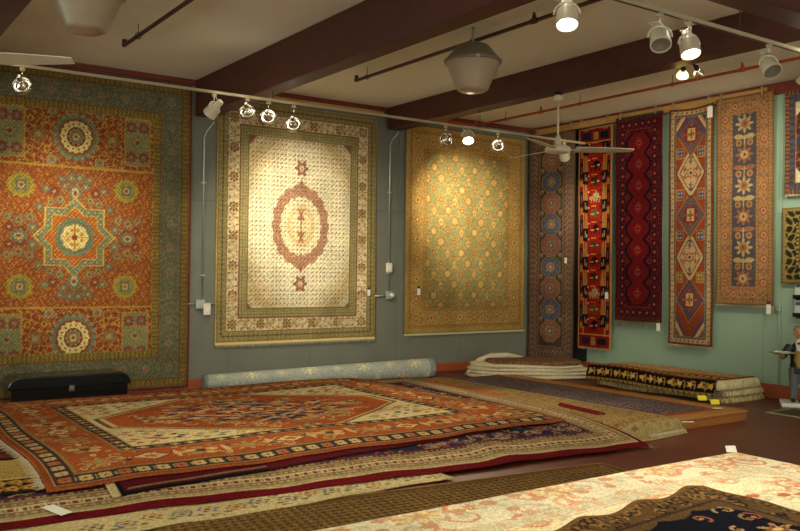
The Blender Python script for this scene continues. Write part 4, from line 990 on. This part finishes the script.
brown = mat('brown_pile_face', (150, 104, 66), .95, noise=.5, nscale=34, col2=(46, 32, 26), bump=.4)
oval('fold', .95, .46, .003, .06, M_['white'], .024, 1); oval('fold', .92, .45, .058, .11, M_['white'], .03, 2, .01)
oval('fold', .90, .44, .108, .155, M_['white'], .028, 3, -.01); oval('fold', .84, .41, .152, .205, M_['white'], .03, 4, -.02, .02, .012)
oval('brown_face', .72, .37, .19, .262, brown, .012, 5, .06, .0)
mb = MB(); mb.tube([(-.93, -.12, .05), (-.86, -.10, .13), (-.74, .02, .22), (-.55, .14, .28), (-.30, .2, .295), (-.05, .22, .26)], .03, 10, radii=[.02, .04, .05, .05, .042, .018]); mb.build('turned_back_edge', M_['white'], pc)
MB().box((-.86, -.22, .045), (-.76, -.215, .08)).build('yellow_sticker', mat('orange_sticker', (240, 170, 50), .7), pc)

# ------------------------------------------------------------------ stacked folded rugs by the green wall
def folded_slab(lab, x0, x1, yy0, yy1, z0, z1, topfn, seed, lip=0, group='folded rugs by the green wall'):
    w_, h_ = x1-x0, yy1-yy0; R = (z1-z0)/2
    cv = Cv(w_+.0, h_, .013, (200, 180, 130)); topfn(cv); cv.noise(.12)
    rs = np.random.RandomState(seed); ph = rs.rand(4)*6
    def f(X, Y):
        u, v = X/w_, Y/h_; e = np.minimum(np.minimum(X, w_-X), np.minimum(Y, h_-Y))
        z = z1-R*(1-np.sqrt(np.clip(1-(1-np.clip(e/R, 0, 1))**2, 0, 1)))+.010*np.sin(Y*4+ph[0])*np.sin(X*3+ph[1])-lip*sm(1-u/.2)
        return x0+X+.018*np.sin(Y*3.3+ph[2])*np.abs(2*u-1), yy0+Y+.02*np.sin(X*5+ph[3])*np.abs(2*v-1), z
    r = rug_obj('folded_rug', cv, f, (0, 0, -(z1-z0)*.46)); return tag(r, lab, 'rug', group), f, cv
def top_a(c):
    c.c[:] = (198, 178, 126); c.speckle(c.d >= 0, (150, 128, 84), .3)
def top_b(c):
    c.c[:] = (208, 192, 148); c.speckle(c.d >= 0, (168, 146, 100), .25)
def top_c(c):
    c.c[:] = (186, 152, 108); vines(c, c.d >= 0, (128, 76, 60), 4.5, 4.5, .2); c.speckle(c.d >= 0, (206, 180, 132), .2)
    c.fill(c.X < .36, (178, 134, 66))
    for i in range(22):
        y = .05+i*.10; c.put(.20, y, .10, .05, lambda p, q: np.abs(q-.5*np.sin(p*3)) < .45, (26, 22, 22)); c.put(.17+.05*(i % 2), y+.05, .06, .035, petal(5, .3), (190, 148, 74)); c.put(.10, y+.02, .04, .02, leaf, (30, 26, 24))
    c.fill((c.X < .05), (150, 118, 58)); c.fill((c.X < .06) & (c.X > .04), (40, 32, 26)); c.fill(np.abs(c.X-.36) < .02, (96, 40, 40)); c.fill(c.w-c.X < .06, (196, 170, 120)); c.fill(c.Y < .07, (110, 50, 44)); c.fill(c.Y < .03, (216, 200, 156))
folded_slab('bottom tan folded rug of the stack by the green wall', 9.08, 9.86, 6.14, 8.15, .003, .075, top_a, 1)
folded_slab('cream folded rug in the middle of the stack by the green wall', 9.07, 9.84, 6.12, 8.16, .080, .150, top_b, 2)
r, f, cv_ = folded_slab('folded rug with black and gold floral border topping the stack by the green wall', 8.91, 9.80, 6.14, 8.18, .162, .285, top_c, 3)
hb = Cv(2.0, .20, .008, (22, 19, 20)); hb.speckle(hb.d > 0, (60, 46, 28), .1)
for i in range(14):
    x = .07+.145*i; hb.put(x+.02*math.sin(i*2.3), .115, .06, .05, petal(3+i % 3, .3, i*1.7), (176, 134, 66)); hb.put(x, .115, .03, .026, disk, (204, 166, 92)); hb.put(x+.07, .10, .022, .05, leaf, (158, 120, 58)); hb.put(x+.05, .15, .03, .012, leaf, (150, 116, 60))
hb.band(0, .0, (0, 0, 0)); hb.fill(hb.Y < .045, (160, 126, 64)); hb.fill(np.abs(hb.Y-.045) < .006, (40, 30, 26)); hb.fill((hb.Y < .03) & (np.sin(hb.X*80) > .7), (50, 38, 28)); hb.fill(hb.Y > .185, (98, 42, 42)); hb.noise(.12)
rug_obj('hanging_border', hb, lambda X, Y: (8.90-.055*np.cos((Y/.2)*1.5)+.006*np.sin(X*4), 8.16-X, .10+Y+.012*np.sin(X*3.1)), (.008, 0, 0), r)
fringe(r, [(8.95, 6.14, .19), (9.78, 6.14, .19)], (0, -.7, -.55), (1, 0, 0), .05, M_['fringe'], .011)
for px_, py_, z_ in ((702, 398, .105), (715, 402, .085)):
    p = gz(px_, py_, z_); Mx = Matrix.Translation((p.x, p.y, p.z)) @ Matrix.Rotation(-.6, 4, 'Z') @ Matrix.Rotation(-.5, 4, 'X')
    MB().box((-.05, -.004, -.03), (.05, .0, .03), Mx).build('yellow_tag', M_['ystk'], r)
price_tag(r, (9.63, 6.22, .245), (0, 0, 1), (.9, -.4, 0), (.4, .9, 0), .14, .07, head=False).data.materials[0] = M_['ystk']

# grey mat with a pale edge at the right
cv = Cv(.56, 1.1, .012, (96, 92, 68)); cv.speckle(cv.d >= 0, (80, 76, 56), .3); cv.band(0, .05, (170, 156, 120)); cv.noise(.1)
r = rug_obj('door_mat', cv, lambda X, Y: (8.86+X-.06*(1.1-Y), 4.40+Y, .012+0*X), (0, 0, -.010))
tag(r, 'small grey mat with pale binding on the floor before the statue', 'mat')

# ------------------------------------------------------------------ pipes and conduits
def pipe(name, lab, x, ya, yb, z, r, m_, fittings, hangers, end_up=True):
    o = empty(name, (x, ya, z)); tag(o, lab, 'pipe')
    MB().tube([(0, 0, 0), (0, yb-ya, 0)], r, 10).build('pipe_run', m_, o)
    if end_up: MB().tube([(0, .005, -.01), (0, -.012, .03), (0, -.012, .06)], r*1.25, 8).build('end_elbow', m_, o)
    for y in fittings:
        MB().tube([(0, y-ya-.035, 0), (0, y-ya+.035, 0)], r*1.4, 10).tube([(0, y-ya, 0), (0, y-ya, .05)], r*1.0, 8).lathe([(.008, .05), (.014, .055), (.014, .075), (.006, .08)], 8, Matrix.Translation((0, y-ya, 0))).build('sprinkler_fitting', m_, o)
    for y in hangers:
        mb = MB().tube([(0, y-ya, r*1.6), (0, y-ya, CEIL-z-.001)], .004, 6)
        mb.tube([(r*1.5*math.cos(q), y-ya, r*1.5*math.sin(q)) for q in np.linspace(0, 2*math.pi, 13)[:-1]], .004, 5, closed=True).build('hanger', M_['pipe'], o)
    return o
pipe('sprinkler_pipe', 'dark sprinkler pipe under the ceiling left of the deep beam', 2.70, 8.90, YF+.01, 3.85, .020, M_['pipe'], (5.0, 2.0), (8.45, 6.2, 3.5))
pipe('sprinkler_pipe', 'dark sprinkler pipe passing above the large hanging lamp', 5.47, 8.80, YF+.01, 3.85, .020, M_['pipe'], (5.72, 2.6), (8.55, 6.6, 3.2))
op = pipe('sprinkler_pipe', 'orange sprinkler pipe under the ceiling beside the green wall', 8.62, 10.3, YF+.01, 3.85, .018, M_['rpipe'], (8.85, 5.66, 2.5), (9.6, 8.1, 6.6, 3.9))
MB().tube([(-1.28, .0, 0), (-.03, .0, 0)], .018, 10).build('branch_run', M_['rpipe'], op)
MB().tube([(-.06, 0, 0), (.03, 0, 0)], .026, 10).build('tee', M_['rpipe'], op)
o = MB().tube([(7.335, 9.9, 3.70), (7.335, 5.54, 3.70)], .010, 8).build('black_conduit', M_['black']); tag(o, 'thin black conduit slung along the underside of the fan beam', 'conduit')
for y in (9.0, 7.9, 6.9, 6.2):
    MB().box((7.311, y-.012, 3.684), (7.35, y+.012, 3.69)).box((7.311, y-.012, 3.684), (7.316, y+.012, 3.72)).build('clip', M_['plast'], o)
YW = D-.012
def conduit(lab, x, ztop, zbot, parts):
    o = empty('wall_conduit', (x, YW, zbot)); tag(o, lab, 'conduit')
    MB().tube([(0, -.02, 0), (0, -.02, ztop-zbot-.2), (.03, -.025, ztop-zbot-.12), (.08, -.05, ztop-zbot-.05), (.10, -.10, ztop-zbot)], .011, 8).build('riser', M_['galv'], o)
    for q in (.3, 1.5): MB().box((-.03, -.032, q), (.03, 0, q+.02), None, .003).build('strap', M_['galv'], o)
    return o
o = conduit('galvanised conduit with junction box between the star and medallion carpets', 4.235, 3.45, 1.15, 0)
MB().box((-.09, -.06, -.12), (.03, 0, .0), None, .006).build('junction_box', M_['galv'], o)
b_ = MB().box((.0, -.085, -.20), (.095, -.06, -.05), None, .008).build('outlet_box', M_['plast'], o); MB().box((.025, -.089, -.15), (.07, -.084, -.10)).build('outlet_face', M_['card'], b_)
MB().tube([(-.09, -.02, -.055), (-.24, -.02, -.055)], .012, 8).build('cross_run', M_['galv'], o); MB().tube([(.03, -.02, -.055), (.20, -.02, -.055)], .012, 8).build('cross_run', M_['galv'], o)
o = conduit('galvanised conduit with switch box between the medallion and teal carpets', 7.145, 3.62, 1.21, 0)
b_ = MB().box((-.045, -.055, .32), (.045, 0, .46), None, .008).build('switch_box', M_['plast'], o); MB().box((-.012, -.062, .365), (.012, -.054, .415)).build('switch', M_['card'], b_)
MB().box((-.05, -.055, -.08), (.05, 0, .04), None, .006).build('junction_box', M_['galv'], o); MB().lathe([(.035, 0), (.035, .03), (.025, .04)], 14, Matrix.Translation((.03, -.055, -.02)) @ Matrix.Rotation(math.pi/2, 4, 'X')).build('plug', M_['plast'], o)
MB().tube([(-.05, -.02, -.03), (-.24, -.02, -.03)], .012, 8).build('cross_run', M_['galv'], o)
o = empty('wall_conduit', (W-.012, 6.045, 0)); tag(o, 'thin green-painted conduit with small box beside the golden runner', 'conduit')
MB().tube([(-.014, 0, .18), (-.014, 0, 1.10)], .011, 8).build('riser', M_['wallr'], o); MB().box((-.05, -.03, 1.10), (0, .03, 1.17), None, .005).build('small_box', M_['galv'], o)

# ------------------------------------------------------------------ lamps on tracks
def spot(parent, loc, aim, power, angle, blend=1.0, col=WARM, r=.04):
    l = bpy.data.lights.new('lamp_light', 'SPOT'); l.energy = power*LK; l.spot_size = math.radians(angle); l.spot_blend = blend; l.color = col; l.shadow_soft_size = r
    o = bpy.data.objects.new('lamp_light', l); link(o, parent); o.matrix_local = aimM(Vector(aim), loc); return o
def track(name, lab, x0, x1, y, z, zs):
    o = empty(name, (x0, y, z)); tag(o, lab, 'light track')
    MB().box((0, -.018, -.015), (x1-x0, .018, .015), None, .003).build('rail', M_['track'], o)
    MB().box((.0, -.006, -.018), (x1-x0, .006, -.0151)).build('slot', M_['black'], o)
    for x, zt in zs: MB().tube([(x-x0, 0, .015), (x-x0, 0, zt-z)], .004, 6).build('hanger_rod', M_['black'], o)
    for x in (0, x1-x0): MB().box((x-.012, -.02, -.017), (x+.012, .02, .017), None, .003).build('end_cap', M_['track'], o)
T1 = (8.48, 3.40); T2 = (3.90, 3.40); T3 = (-1.0, 3.40)
track('lamp_track', 'beige lamp track hanging in front of the grey wall', -1.5, 9.1, *T1, [(1.25, 3.5), (4.2, 3.5), (7.17, 3.65), (-.3, CEIL)])
track('lamp_track', 'beige lamp track hanging under the cross beam', 1.0, 9.4, *T2, [(1.25, 3.5), (4.2, 3.5), (5.9, CEIL), (7.17, 3.65), (8.3, CEIL)])
track('lamp_track', 'beige lamp track over the near part of the showroom', -1.5, 9.4, *T3, [(-.3, CEIL), (1.25, 3.5), (4.2, 3.5), (7.17, 3.65)])  # third track added behind the camera, only to hold fill lamps
def lamp(style, lab, x, trk, aim, power=0, angle=60, drop=.17, lit=True, hide_lens=None, group='track lamps', col=WARM):
    """aim = target point in the room"""
    y, z = trk; o = empty('track_lamp', (x, y, z-.018)); tag(o, lab, 'lamp', group)
    c = Vector((0, 0, -drop)); d = (Vector(aim)-Vector((x, y, z-.018-drop))).normalized()
    H = aimM(d, c); side = d.cross(Vector((0, 0, 1))).normalized(); bodym = M_['cream'] if style != 'chrome' else M_['chrome']
    MB().box((-.022, -.016, -.03), (.022, .016, .001), None, .004).build('track_adapter', M_['track'], o)
    st = MB().tube([(0, 0, -.03), (0, 0, -drop*.42)], .008, 8)
    R = .082
    arc = [c+side*(R*math.cos(q))+Vector((0, 0, 1))*(R*math.sin(q)*.95) for q in np.linspace(0, math.pi, 11)]
    st.tube(arc, .009, 6); st.build('yoke', bodym, o)
    if style == 'can':
        MB().lathe([(.028, .12), (.034, .115), (.036, .05), (.044, .045), (.068, .02), (.071, -.055), (.074, -.06), (.074, -.085)], 24, H, cap=False).lathe([(.001, .12), (.028, .12)], 24, H, cap=False).lathe([(.066, -.085), (.074, -.085)], 24, H, cap=False).build('housing', bodym, o)
        MB().lathe([(.001, -.060), (.04, -.064), (.067, -.07)], 24, H, cap=False).build('lens', M_['lens'] if lit else M_['lensoff'], o)
        MB().tube([c+side*.03+Vector((0, 0, .06)), c+side*.075+Vector((0, 0, .10)), Vector((.03, 0, -.05)), Vector((.015, 0, -.02))], .004, 6).build('flex_wire', M_['cream'], o)
    else:                                    # open gimbal ring with reflector bulb
        MB().lathe([(.076, .012), (.08, .01), (.08, -.03), (.074, -.032), (.07, -.03), (.07, .008), (.076, .012)], 24, H, cap=False).build('gimbal_ring', M_['chrome'] if style == 'chrome' else bodym, o)
        MB().lathe([(.016, .10), (.02, .095), (.022, .055), (.034, .045), (.056, .018), (.066, -.012), (.066, -.018)], 20, H).build('reflector_bulb', M_['chrome'], o)
        MB().lathe([(.001, -.026), (.03, -.024), (.066, -.018)], 20, H, cap=False).build('lens', M_['lens'] if lit else M_['lensoff'], o)
        MB().lathe([(.022, .055), (.024, .06), (.024, .13), (.018, .14)], 14, H).build('socket', bodym, o)
    if lit and style == 'chrome': MB().lathe([(.0668, -.004), (.0698, -.004)], 24, H, cap=False).build('light_gap', M_['gap'], o)  # emissive annulus standing in for light leaking round the bulb
    if lit and power:
        l = bpy.data.lights.new('spill_light', 'POINT'); l.energy = (4.0 if trk is not T1 else .4)*LK; l.color = col; l.shadow_soft_size = .05; q_ = bpy.data.objects.new('spill_light', l); link(q_, o); q_.location = c-d*.17+Vector((0, 0, .05))  # extra point light added behind each lit head to brighten the ceiling
    if lit and power: spot(o, c+d*.10, d, power, angle, col=col)
    return o
YB = D-.06
lamp('chrome', 'chrome ring lamp aimed at the star carpet beside the fan blade', 1.64, T1, (2.6, YB, 2.0), 260, 62)
lamp('can', 'cream lamp on the wall track aimed at the star carpet from the deep beam', 3.52, T1, (2.5, YB, 1.4), 90, 60, .16)
lamp('chrome', 'chrome ring lamp turned away to the left over the medallion carpet', 3.90, T1, (5.2, YB, 1.6), 150, 70, .15)
lamp('chrome', 'chrome ring lamp tipped straight at the medallion carpet', 4.15, T1, (5.6, YB, 2.45), 215, 58, .17)
lamp('chrome', 'lowest chrome ring lamp hanging over the medallion carpet', 4.46, T1, (5.9, YB, 1.9), 170, 70, .22)
lamp('chrome', 'unlit clear ring lamp over the left part of the teal carpet', 6.61, T1, (6.9, YB, 2.2), 0, 50, .18, False)
lamp('can', 'glaring lit lamp on the wall track facing into the room above the teal carpet', 6.97, T1, (5.6, 6.4, .2), 260, 70, .10)
lamp('chrome', 'chrome ring lamp aimed at the teal carpet beside the white fan', 7.48, T1, (8.45, YB, 2.5), 430, 56, .17)
lamp('can', 'cream lamp on the wall track behind the white fan aimed at the octagon runner', 8.71, T1, (W, 9.4, 2.3), 90, 56, .17)
lamp('can', 'lit cream lamp near the ceiling pipe aimed at the ivory pile', 4.02, T2, (3.2, 3.0, .3), 230, 80, .18, col=(1, .93, .78))
lamp('can', 'unlit cream lamp with wire loop next to the glaring lamp', 4.95, T2, (4.4, 3.3, 2.0), 0, 60, .17, False)
lamp('can', 'glaring lit lamp under the cross beam facing down to the floor', 5.28, T2, (4.8, 2.9, .3), 190, 75, .17, col=(1, .93, .78))
lamp('can', 'unlit cream lamp alone at the end of the near track', 6.30, T2, (5.9, 3.1, 2.2), 0, 60, .17, False)
# unseen lamps added to fill the room with light
FILL_LAMPS = 'lamps over the near part of the showroom'
for i, (x, trk, aim, pw, an) in enumerate((
        (0.2, T2, (3.2, 6.9, .2), 260, 75), (2.2, T2, (4.2, 7.2, .2), 300, 75), (7.6, T2, (W, 7.2, 2.2), 200, 70), (8.6, T2, (W, 8.4, 2.2), 150, 70), (6.9, T2, (7.2, 6.9, .1), 160, 75), (-.6, T1, (.6, YB, 2), 150, 60),
        (-.5, T3, (-2.6, -1.5, .5), 250, 90), (1.6, T3, (2.0, 1.5, 0), 250, 90), (4.4, T3, (6.5, 1.0, 0), 250, 90), (7.6, T3, (8.0, 1.5, 0), 250, 90))):
    lamp('can', ['cream lamp on the cross-beam track over the heap, nearest the left fan', 'cream lamp on the cross-beam track aimed at the orange carpet', 'cream lamp on the cross-beam track aimed at the diamond runner', 'cream lamp on the cross-beam track aimed at the maroon runner', 'cream lamp on the cross-beam track aimed at the plywood platform', 'cream lamp on the wall track beyond the star carpet',
        'cream lamp on the near track turned to the back corner', 'cream lamp on the near track over the open floor', 'cream lamp on the near track past the ivory pile', 'cream lamp on the near track close to the green wall'][i], x, trk, aim, pw, an, group=FILL_LAMPS)
# twin reflector bulbs on the fan beam
o = empty('twin_spotlight', (7.375, 5.46, 3.735)); tag(o, 'black twin spotlight with amber bulb under the fan beam', 'lamp')
MB().lathe([(.05, -.03), (.055, -.02), (.055, .0)], 16).build('mount_box', M_['black'], o)
for k, (dx, dy, aim, lensm, pw) in enumerate(((-.03, .03, (W, 8.0, 2.4), M_['ylens'], 120), (.05, -.06, (W, 6.4, 2.6), M_['lens'], 120))):
    tip = Vector((dx, dy, -.075)); d = (Vector(aim)-Vector((7.375, 5.46, 3.6))).normalized(); d = (d+Vector((0, 0, -.55 if k == 0 else -.25))).normalized(); H = aimM(d, tip+d*.03)
    MB().tube([(dx*.3, dy*.3, -.03), tip], .014, 8).lathe([(.024, .03), (.026, .02), (.026, -.02)], 14, H).build('socket', M_['black'], o)
    MB().lathe([(.026, -.02), (.036, -.03), (.056, -.065), (.06, -.085)], 20, H, cap=False).build('reflector_bulb', M_['ylens'] if k == 0 else M_['chrome'], o)
    MB().lathe([(.001, -.098), (.04, -.094), (.06, -.085)], 20, H, cap=False).build('lens', M_['lens'], o)
    spot(o, tip+d*.15, (Vector(aim)-Vector((7.375, 5.46, 3.6))).normalized(), pw, 65, col=WARM)

# ------------------------------------------------------------------ high-bay lamps
def highbay(lab, x, y, top):
    o = empty('high_bay_lamp', (x, y, top)); tag(o, lab, 'lamp', 'unlit high-bay lamps')
    MB().tube([(0, 0, 0), (0, 0, CEIL-top-.001)], .014, 8).build('stem', M_['galv'], o)
    MB().lathe([(.0, 0), (.12, -.005), (.155, -.02), (.265, -.15), (.285, -.165), (.285, -.19), (.27, -.195)], 32, None, False).build('housing', M_['bay'], o)
    prof = [(.27, -.19)]; 
    for i in range(13):
        t = i/12; prof.append((.265-.115*t+(.004 if i % 2 else 0), -.195-.265*t))
    prof += [(.12, -.475), (.0, -.478)]
    MB().lathe(prof, 36, None, False).build('refractor', M_['glass'], o)
    MB().lathe([(.05, -.2), (.05, -.36), (.02, -.40), (.001, -.405)], 16, None, False).build('bulb', M_['card'], o)
    for q in (-2.1, 0, 2.1): MB().box((.27, -.02, -.20), (.297, .02, -.17), Matrix.Rotation(q, 4, 'Z'), .003).build('latch', M_['galv'], o)
p = gz(473, 44, 3.80); highbay('unlit high-bay lamp with ribbed glass hanging below the sprinkler pipe', p.x, p.y, 3.80)
p = gz(87, -30, 3.80); highbay('unlit high-bay lamp close to the left sprinkler pipe', p.x, p.y, 3.80)

# ------------------------------------------------------------------ ceiling fans
def fan(lab, x, y, ztop, zh, rot, cs=1.0):
    o = empty('ceiling_fan', (x, y, ztop)); tag(o, lab, 'ceiling fan'); h = zh-ztop
    MB().lathe([(.03, -.11), (.055, -.085), (.06, -.06), (.045, -.04), (.04, 0)], 18).build('canopy', M_['cream'], o)
    MB().lathe([(.038, -.035), (.045, -.03), (.045, -.001)], 18).build('bracket', M_['black'], o)
    MB().tube([(0, 0, -.1), (0, 0, h+.1)], .013, 10).build('down_rod', M_['cream'], o)
    mo = MB().lathe([(.02, h+.16), (.03, h+.14), (.045, h+.06), (.06, h+.045), (.125, h+.03), (.15, h+.01), (.15, h-.025), (.125, h-.045), (.05, h-.055), (.02, h-.06)], 28).build('motor', M_['cream'], o)
    for k in range(3):
        a = rot+k*2*math.pi/3; Mz = Matrix.Rotation(a, 4, 'Z')
        MB().box((.11, -.022, h-.012), (.26, .022, h-.002), Mz, .002).build('blade_iron', M_['cream'], o)
        V = []; n = 10; Fc = []
        for i in range(n+1):
            t = i/n; xx = .20+.68*t; hw = .092+.016*math.sin(t*math.pi)-.045*t; tw = math.radians(-16)
            for s_ in (-1, 1):
                for dz in (.003, -.003): V.append(Mz @ Vector((xx, s_*hw*math.cos(tw), h-.005+s_*hw*math.sin(tw)*.7+dz-.03*t*0)))
        for i in range(n):
            b0 = i*4; Fc += [(b0, b0+4, b0+6, b0+2), (b0+1, b0+3, b0+7, b0+5), (b0, b0+1, b0+5, b0+4), (b0+2, b0+6, b0+7, b0+3)]
        Fc += [(0, 2, 3, 1), (n*4, n*4+1, n*4+3, n*4+2)]
        MB().add(V, Fc).build('blade', M_['cream'], o)
    return o
fan('white three-blade ceiling fan hanging from the dark beam before the runners', 7.21, 7.12, 3.65, 2.99, math.radians(-35))
fan('white three-blade ceiling fan hanging before the star carpet', 0.73, 6.50, CEIL, 2.95, math.radians(-30))

# ------------------------------------------------------------------ butler statue and magazine rack
st = empty('butler_statue', (9.72, 5.60, 0), math.radians(215-90)); tag(st, 'small butler statue in black coat holding out a tray', 'statue')
st.scale.x = -1
# local frame: +Y is the way the figure faces, +X its right hand side mirrored below
MB().box((-.20, -.20, 0), (.005, .20, .045), None, .004).build('white_plinth_half', M_['shirt'], st); MB().box((.005, -.20, 0), (.20, .20, .045), None, .004).build('black_plinth_half', M_['cloth'], st)
def body(name, chains, m_, vox=.008, blobs=()):
    mb = MB()
    for pts, rad in chains: mb.tube(pts, 1, 12, radii=rad)
    for (c_, s_) in blobs:
        mb.lathe([(max(.001, math.sin(q)), -math.cos(q)) for q in np.linspace(0, math.pi, 11)], 16, Matrix.Translation(c_) @ Matrix.Diagonal((*s_, 1)), False)
    o = mb.build(name, m_, st); rm = o.modifiers.new('join', 'REMESH'); rm.mode = 'VOXEL'; rm.voxel_size = vox; rm.use_smooth_shade = True
    s2 = o.modifiers.new('soft', 'SMOOTH'); s2.iterations = 2; return o
Z = .045
LH = Vector((-.20, .20, Z+.555))            # the hand under the tray
arms = [([(.10, 0, Z+.66), (.155, .02, Z+.54), (.12, .12, Z+.47)], [.042, .036, .028]), ([(-.10, 0, Z+.66), (-.17, .05, Z+.56), (-.19, .15, Z+.54)], [.042, .036, .028])]
fing = []
for k in range(4):
    a = -.6+.4*k; b0 = LH+Vector((0, 0, -.012)); d = Vector((math.sin(a)*.6, math.cos(a), 0)); L = (.04, .047, .045, .036)[k]
    fing.append(([b0+d*.01, b0+d*(.012+L*.5)+Vector((0, 0, .004)), b0+d*(.012+L)+Vector((0, 0, .016))], [.008, .007, .005]))
fing.append(([LH+Vector((.01, -.01, -.01)), LH+Vector((.03, .0, 0)), LH+Vector((.034, .014, .012))], [.008, .007, .005]))
f2 = []; RH = Vector((.08, .145, Z+.455))
for k in range(4):
    b0 = RH+Vector((0, 0, .018-.012*k)); f2.append(([b0, b0+Vector((-.025, .012, 0)), b0+Vector((-.035, -.004, 0))], [.008, .007, .0055]))
f2.append(([RH+Vector((0, 0, .02)), RH+Vector((-.012, .012, .034)), RH+Vector((-.026, .012, .036))], [.008, .007, .0055]))
body('figure', [([(0, 0, Z+.36), (0, 0, Z+.50), (0, -.005, Z+.62), (0, 0, Z+.69), (0, .005, Z+.76)], [.085, .085, .10, .05, .034]),
     ([(-.05, 0, Z+.40), (-.055, .012, Z+.22), (-.06, 0, Z+.03)], [.06, .042, .03]), ([(.05, 0, Z+.40), (.055, .012, Z+.22), (.06, 0, Z+.03)], [.06, .042, .03]),
     ([(-.19, .15, Z+.54), LH], [.022, .020]), ([(.12, .12, Z+.47), RH], [.022, .02])]+arms+fing+f2, M_['skin'], .006,
     [((0, .012, Z+.82), (.058, .066, .078)), ((0, .082, Z+.815), (.011, .018, .014)), ((-.058, .01, Z+.815), (.01, .016, .02)), ((.058, .01, Z+.815), (.01, .016, .02)), (LH+Vector((0, -.005, -.012)), (.026, .03, .012)), (RH, (.02, .022, .028))])
body('coat', [([(0, -.012, Z+.34), (0, -.01, Z+.50), (0, -.018, Z+.63), (0, -.008, Z+.70)], [.10, .096, .112, .055]), ([(-.05, -.05, Z+.45), (-.055, -.06, Z+.20)], [.05, .04]), ([(.05, -.05, Z+.45), (.055, -.06, Z+.20)], [.05, .04])]+[([Vector(p)+Vector((0, -.002, 0)) for p in a], [r+.008 for r in rr]) for a, rr in arms], M_['cloth'], .008)
body('vest', [([(0, .034, Z+.40), (0, .038, Z+.50), (0, .046, Z+.60), (0, .044, Z+.66)], [.05, .066, .062, .04])], M_['vest'])
body('shirt', [([(0, .072, Z+.56), (0, .068, Z+.64), (0, .035, Z+.705), (0, .02, Z+.73)], [.026, .042, .046, .04])], M_['shirt'])
MB().box((-.03, .098, Z+.685), (.03, .112, Z+.71), None, .005).build('bow_tie', M_['cloth'], st)
body('trousers', [([(0, 0, Z+.43), (0, 0, Z+.36)], [.088, .086]), ([(-.05, 0, Z+.40), (-.056, .012, Z+.22), (-.06, 0, Z+.04)], [.068, .052, .043]), ([(.05, 0, Z+.40), (.056, .012, Z+.22), (.06, 0, Z+.04)], [.068, .052, .043])], M_['trous'])
for s_ in (-1, 1): body('shoe', [([(s_*.06, -.03, Z+.02), (s_*.063, .03, Z+.02), (s_*.07, .085, Z+.014)], [.026, .03, .018])], M_['cloth'], .006)
body('hair', [], M_['hair'], .006, [((0, -.006, Z+.862), (.066, .074, .05)), ((0, -.03, Z+.82), (.062, .048, .06))])
for s_ in (-1, 1): MB().lathe([(.001, 0), (.006, .001), (.007, .003)], 10, Matrix.Translation((s_*.022, .071, Z+.832)) @ Matrix.Rotation(-math.pi/2, 4, 'X'), True).build('eye', M_['cloth'], st)
MB().box((-.02, .069, Z+.778), (.02, .075, Z+.784), None, .001).build('mouth', mat('painted_lips', (150, 80, 66), .5), st); MB().box((-.026, .071, Z+.793), (.026, .079, Z+.801), None, .002).build('moustache', M_['hair'], st)
t_ = empty('serving_tray', (0, 0, 0)); t_.location = st.matrix_basis @ Vector((0, 0, 0))
bpy.context.view_layer.update()
t_.location = Matrix.Translation((9.72, 5.60, 0)) @ Matrix.Rotation(math.radians(125), 4, 'Z') @ Matrix.Diagonal((-1, 1, 1, 1)) @ (LH+Vector((0, .02, .026))); tag(t_, 'oval metal tray resting on the raised hand of the butler statue', 'tray')
t_.rotation_euler = (0, 0, math.radians(125))
MB().lathe([(.001, 0), (.12, .0), (.135, .006), (.15, .016), (.148, .02), (.133, .010), (.118, .005), (.001, .005)], 32, Matrix.Diagonal((1, .8, 1, 1)), False).build('dish', M_['chrome'], t_); MB().tube([(.148*math.cos(q), .118*math.sin(q), .018) for q in np.linspace(0, 2*math.pi, 25)[:-1]], .005, 6, closed=True).build('rim', M_['chrome'], t_)
mr = empty('magazine_rack', (W-.013, 5.66, 1.02)); tag(mr, 'wall rack of magazines above the butler statue', 'rack')
MB().box((-.02, -.16, 0), (-.001, .16, .46), None, .003).build('back_plate', M_['black'], mr)
for k in range(2):
    MB().box((-.09, -.16, .02+.22*k), (-.02, .16, .03+.22*k)).box((-.09, -.16, .02+.22*k), (-.085, .16, .07+.22*k)).build('pocket', M_['black'], mr)
for k in range(2):
    for j in range(2):
        yy = 5.74-.155*j; g = empty('magazine', (W-.075, yy, 1.052+.22*k)); tag(g, ['pale magazine', 'blue-titled magazine'][j]+' in the '+['lower', 'upper'][k]+' pocket of the wall rack', 'magazine', 'magazines in the wall rack')
        MB().box((0, -.07, 0), (.012, .07, .19), Matrix.Rotation(.06, 4, 'Y')).build('pages', M_['paper'], g); MB().box((-.002, -.06, .13), (0, .06, .17), Matrix.Rotation(.06, 4, 'Y')).build('title_band', M_['ink'], g)
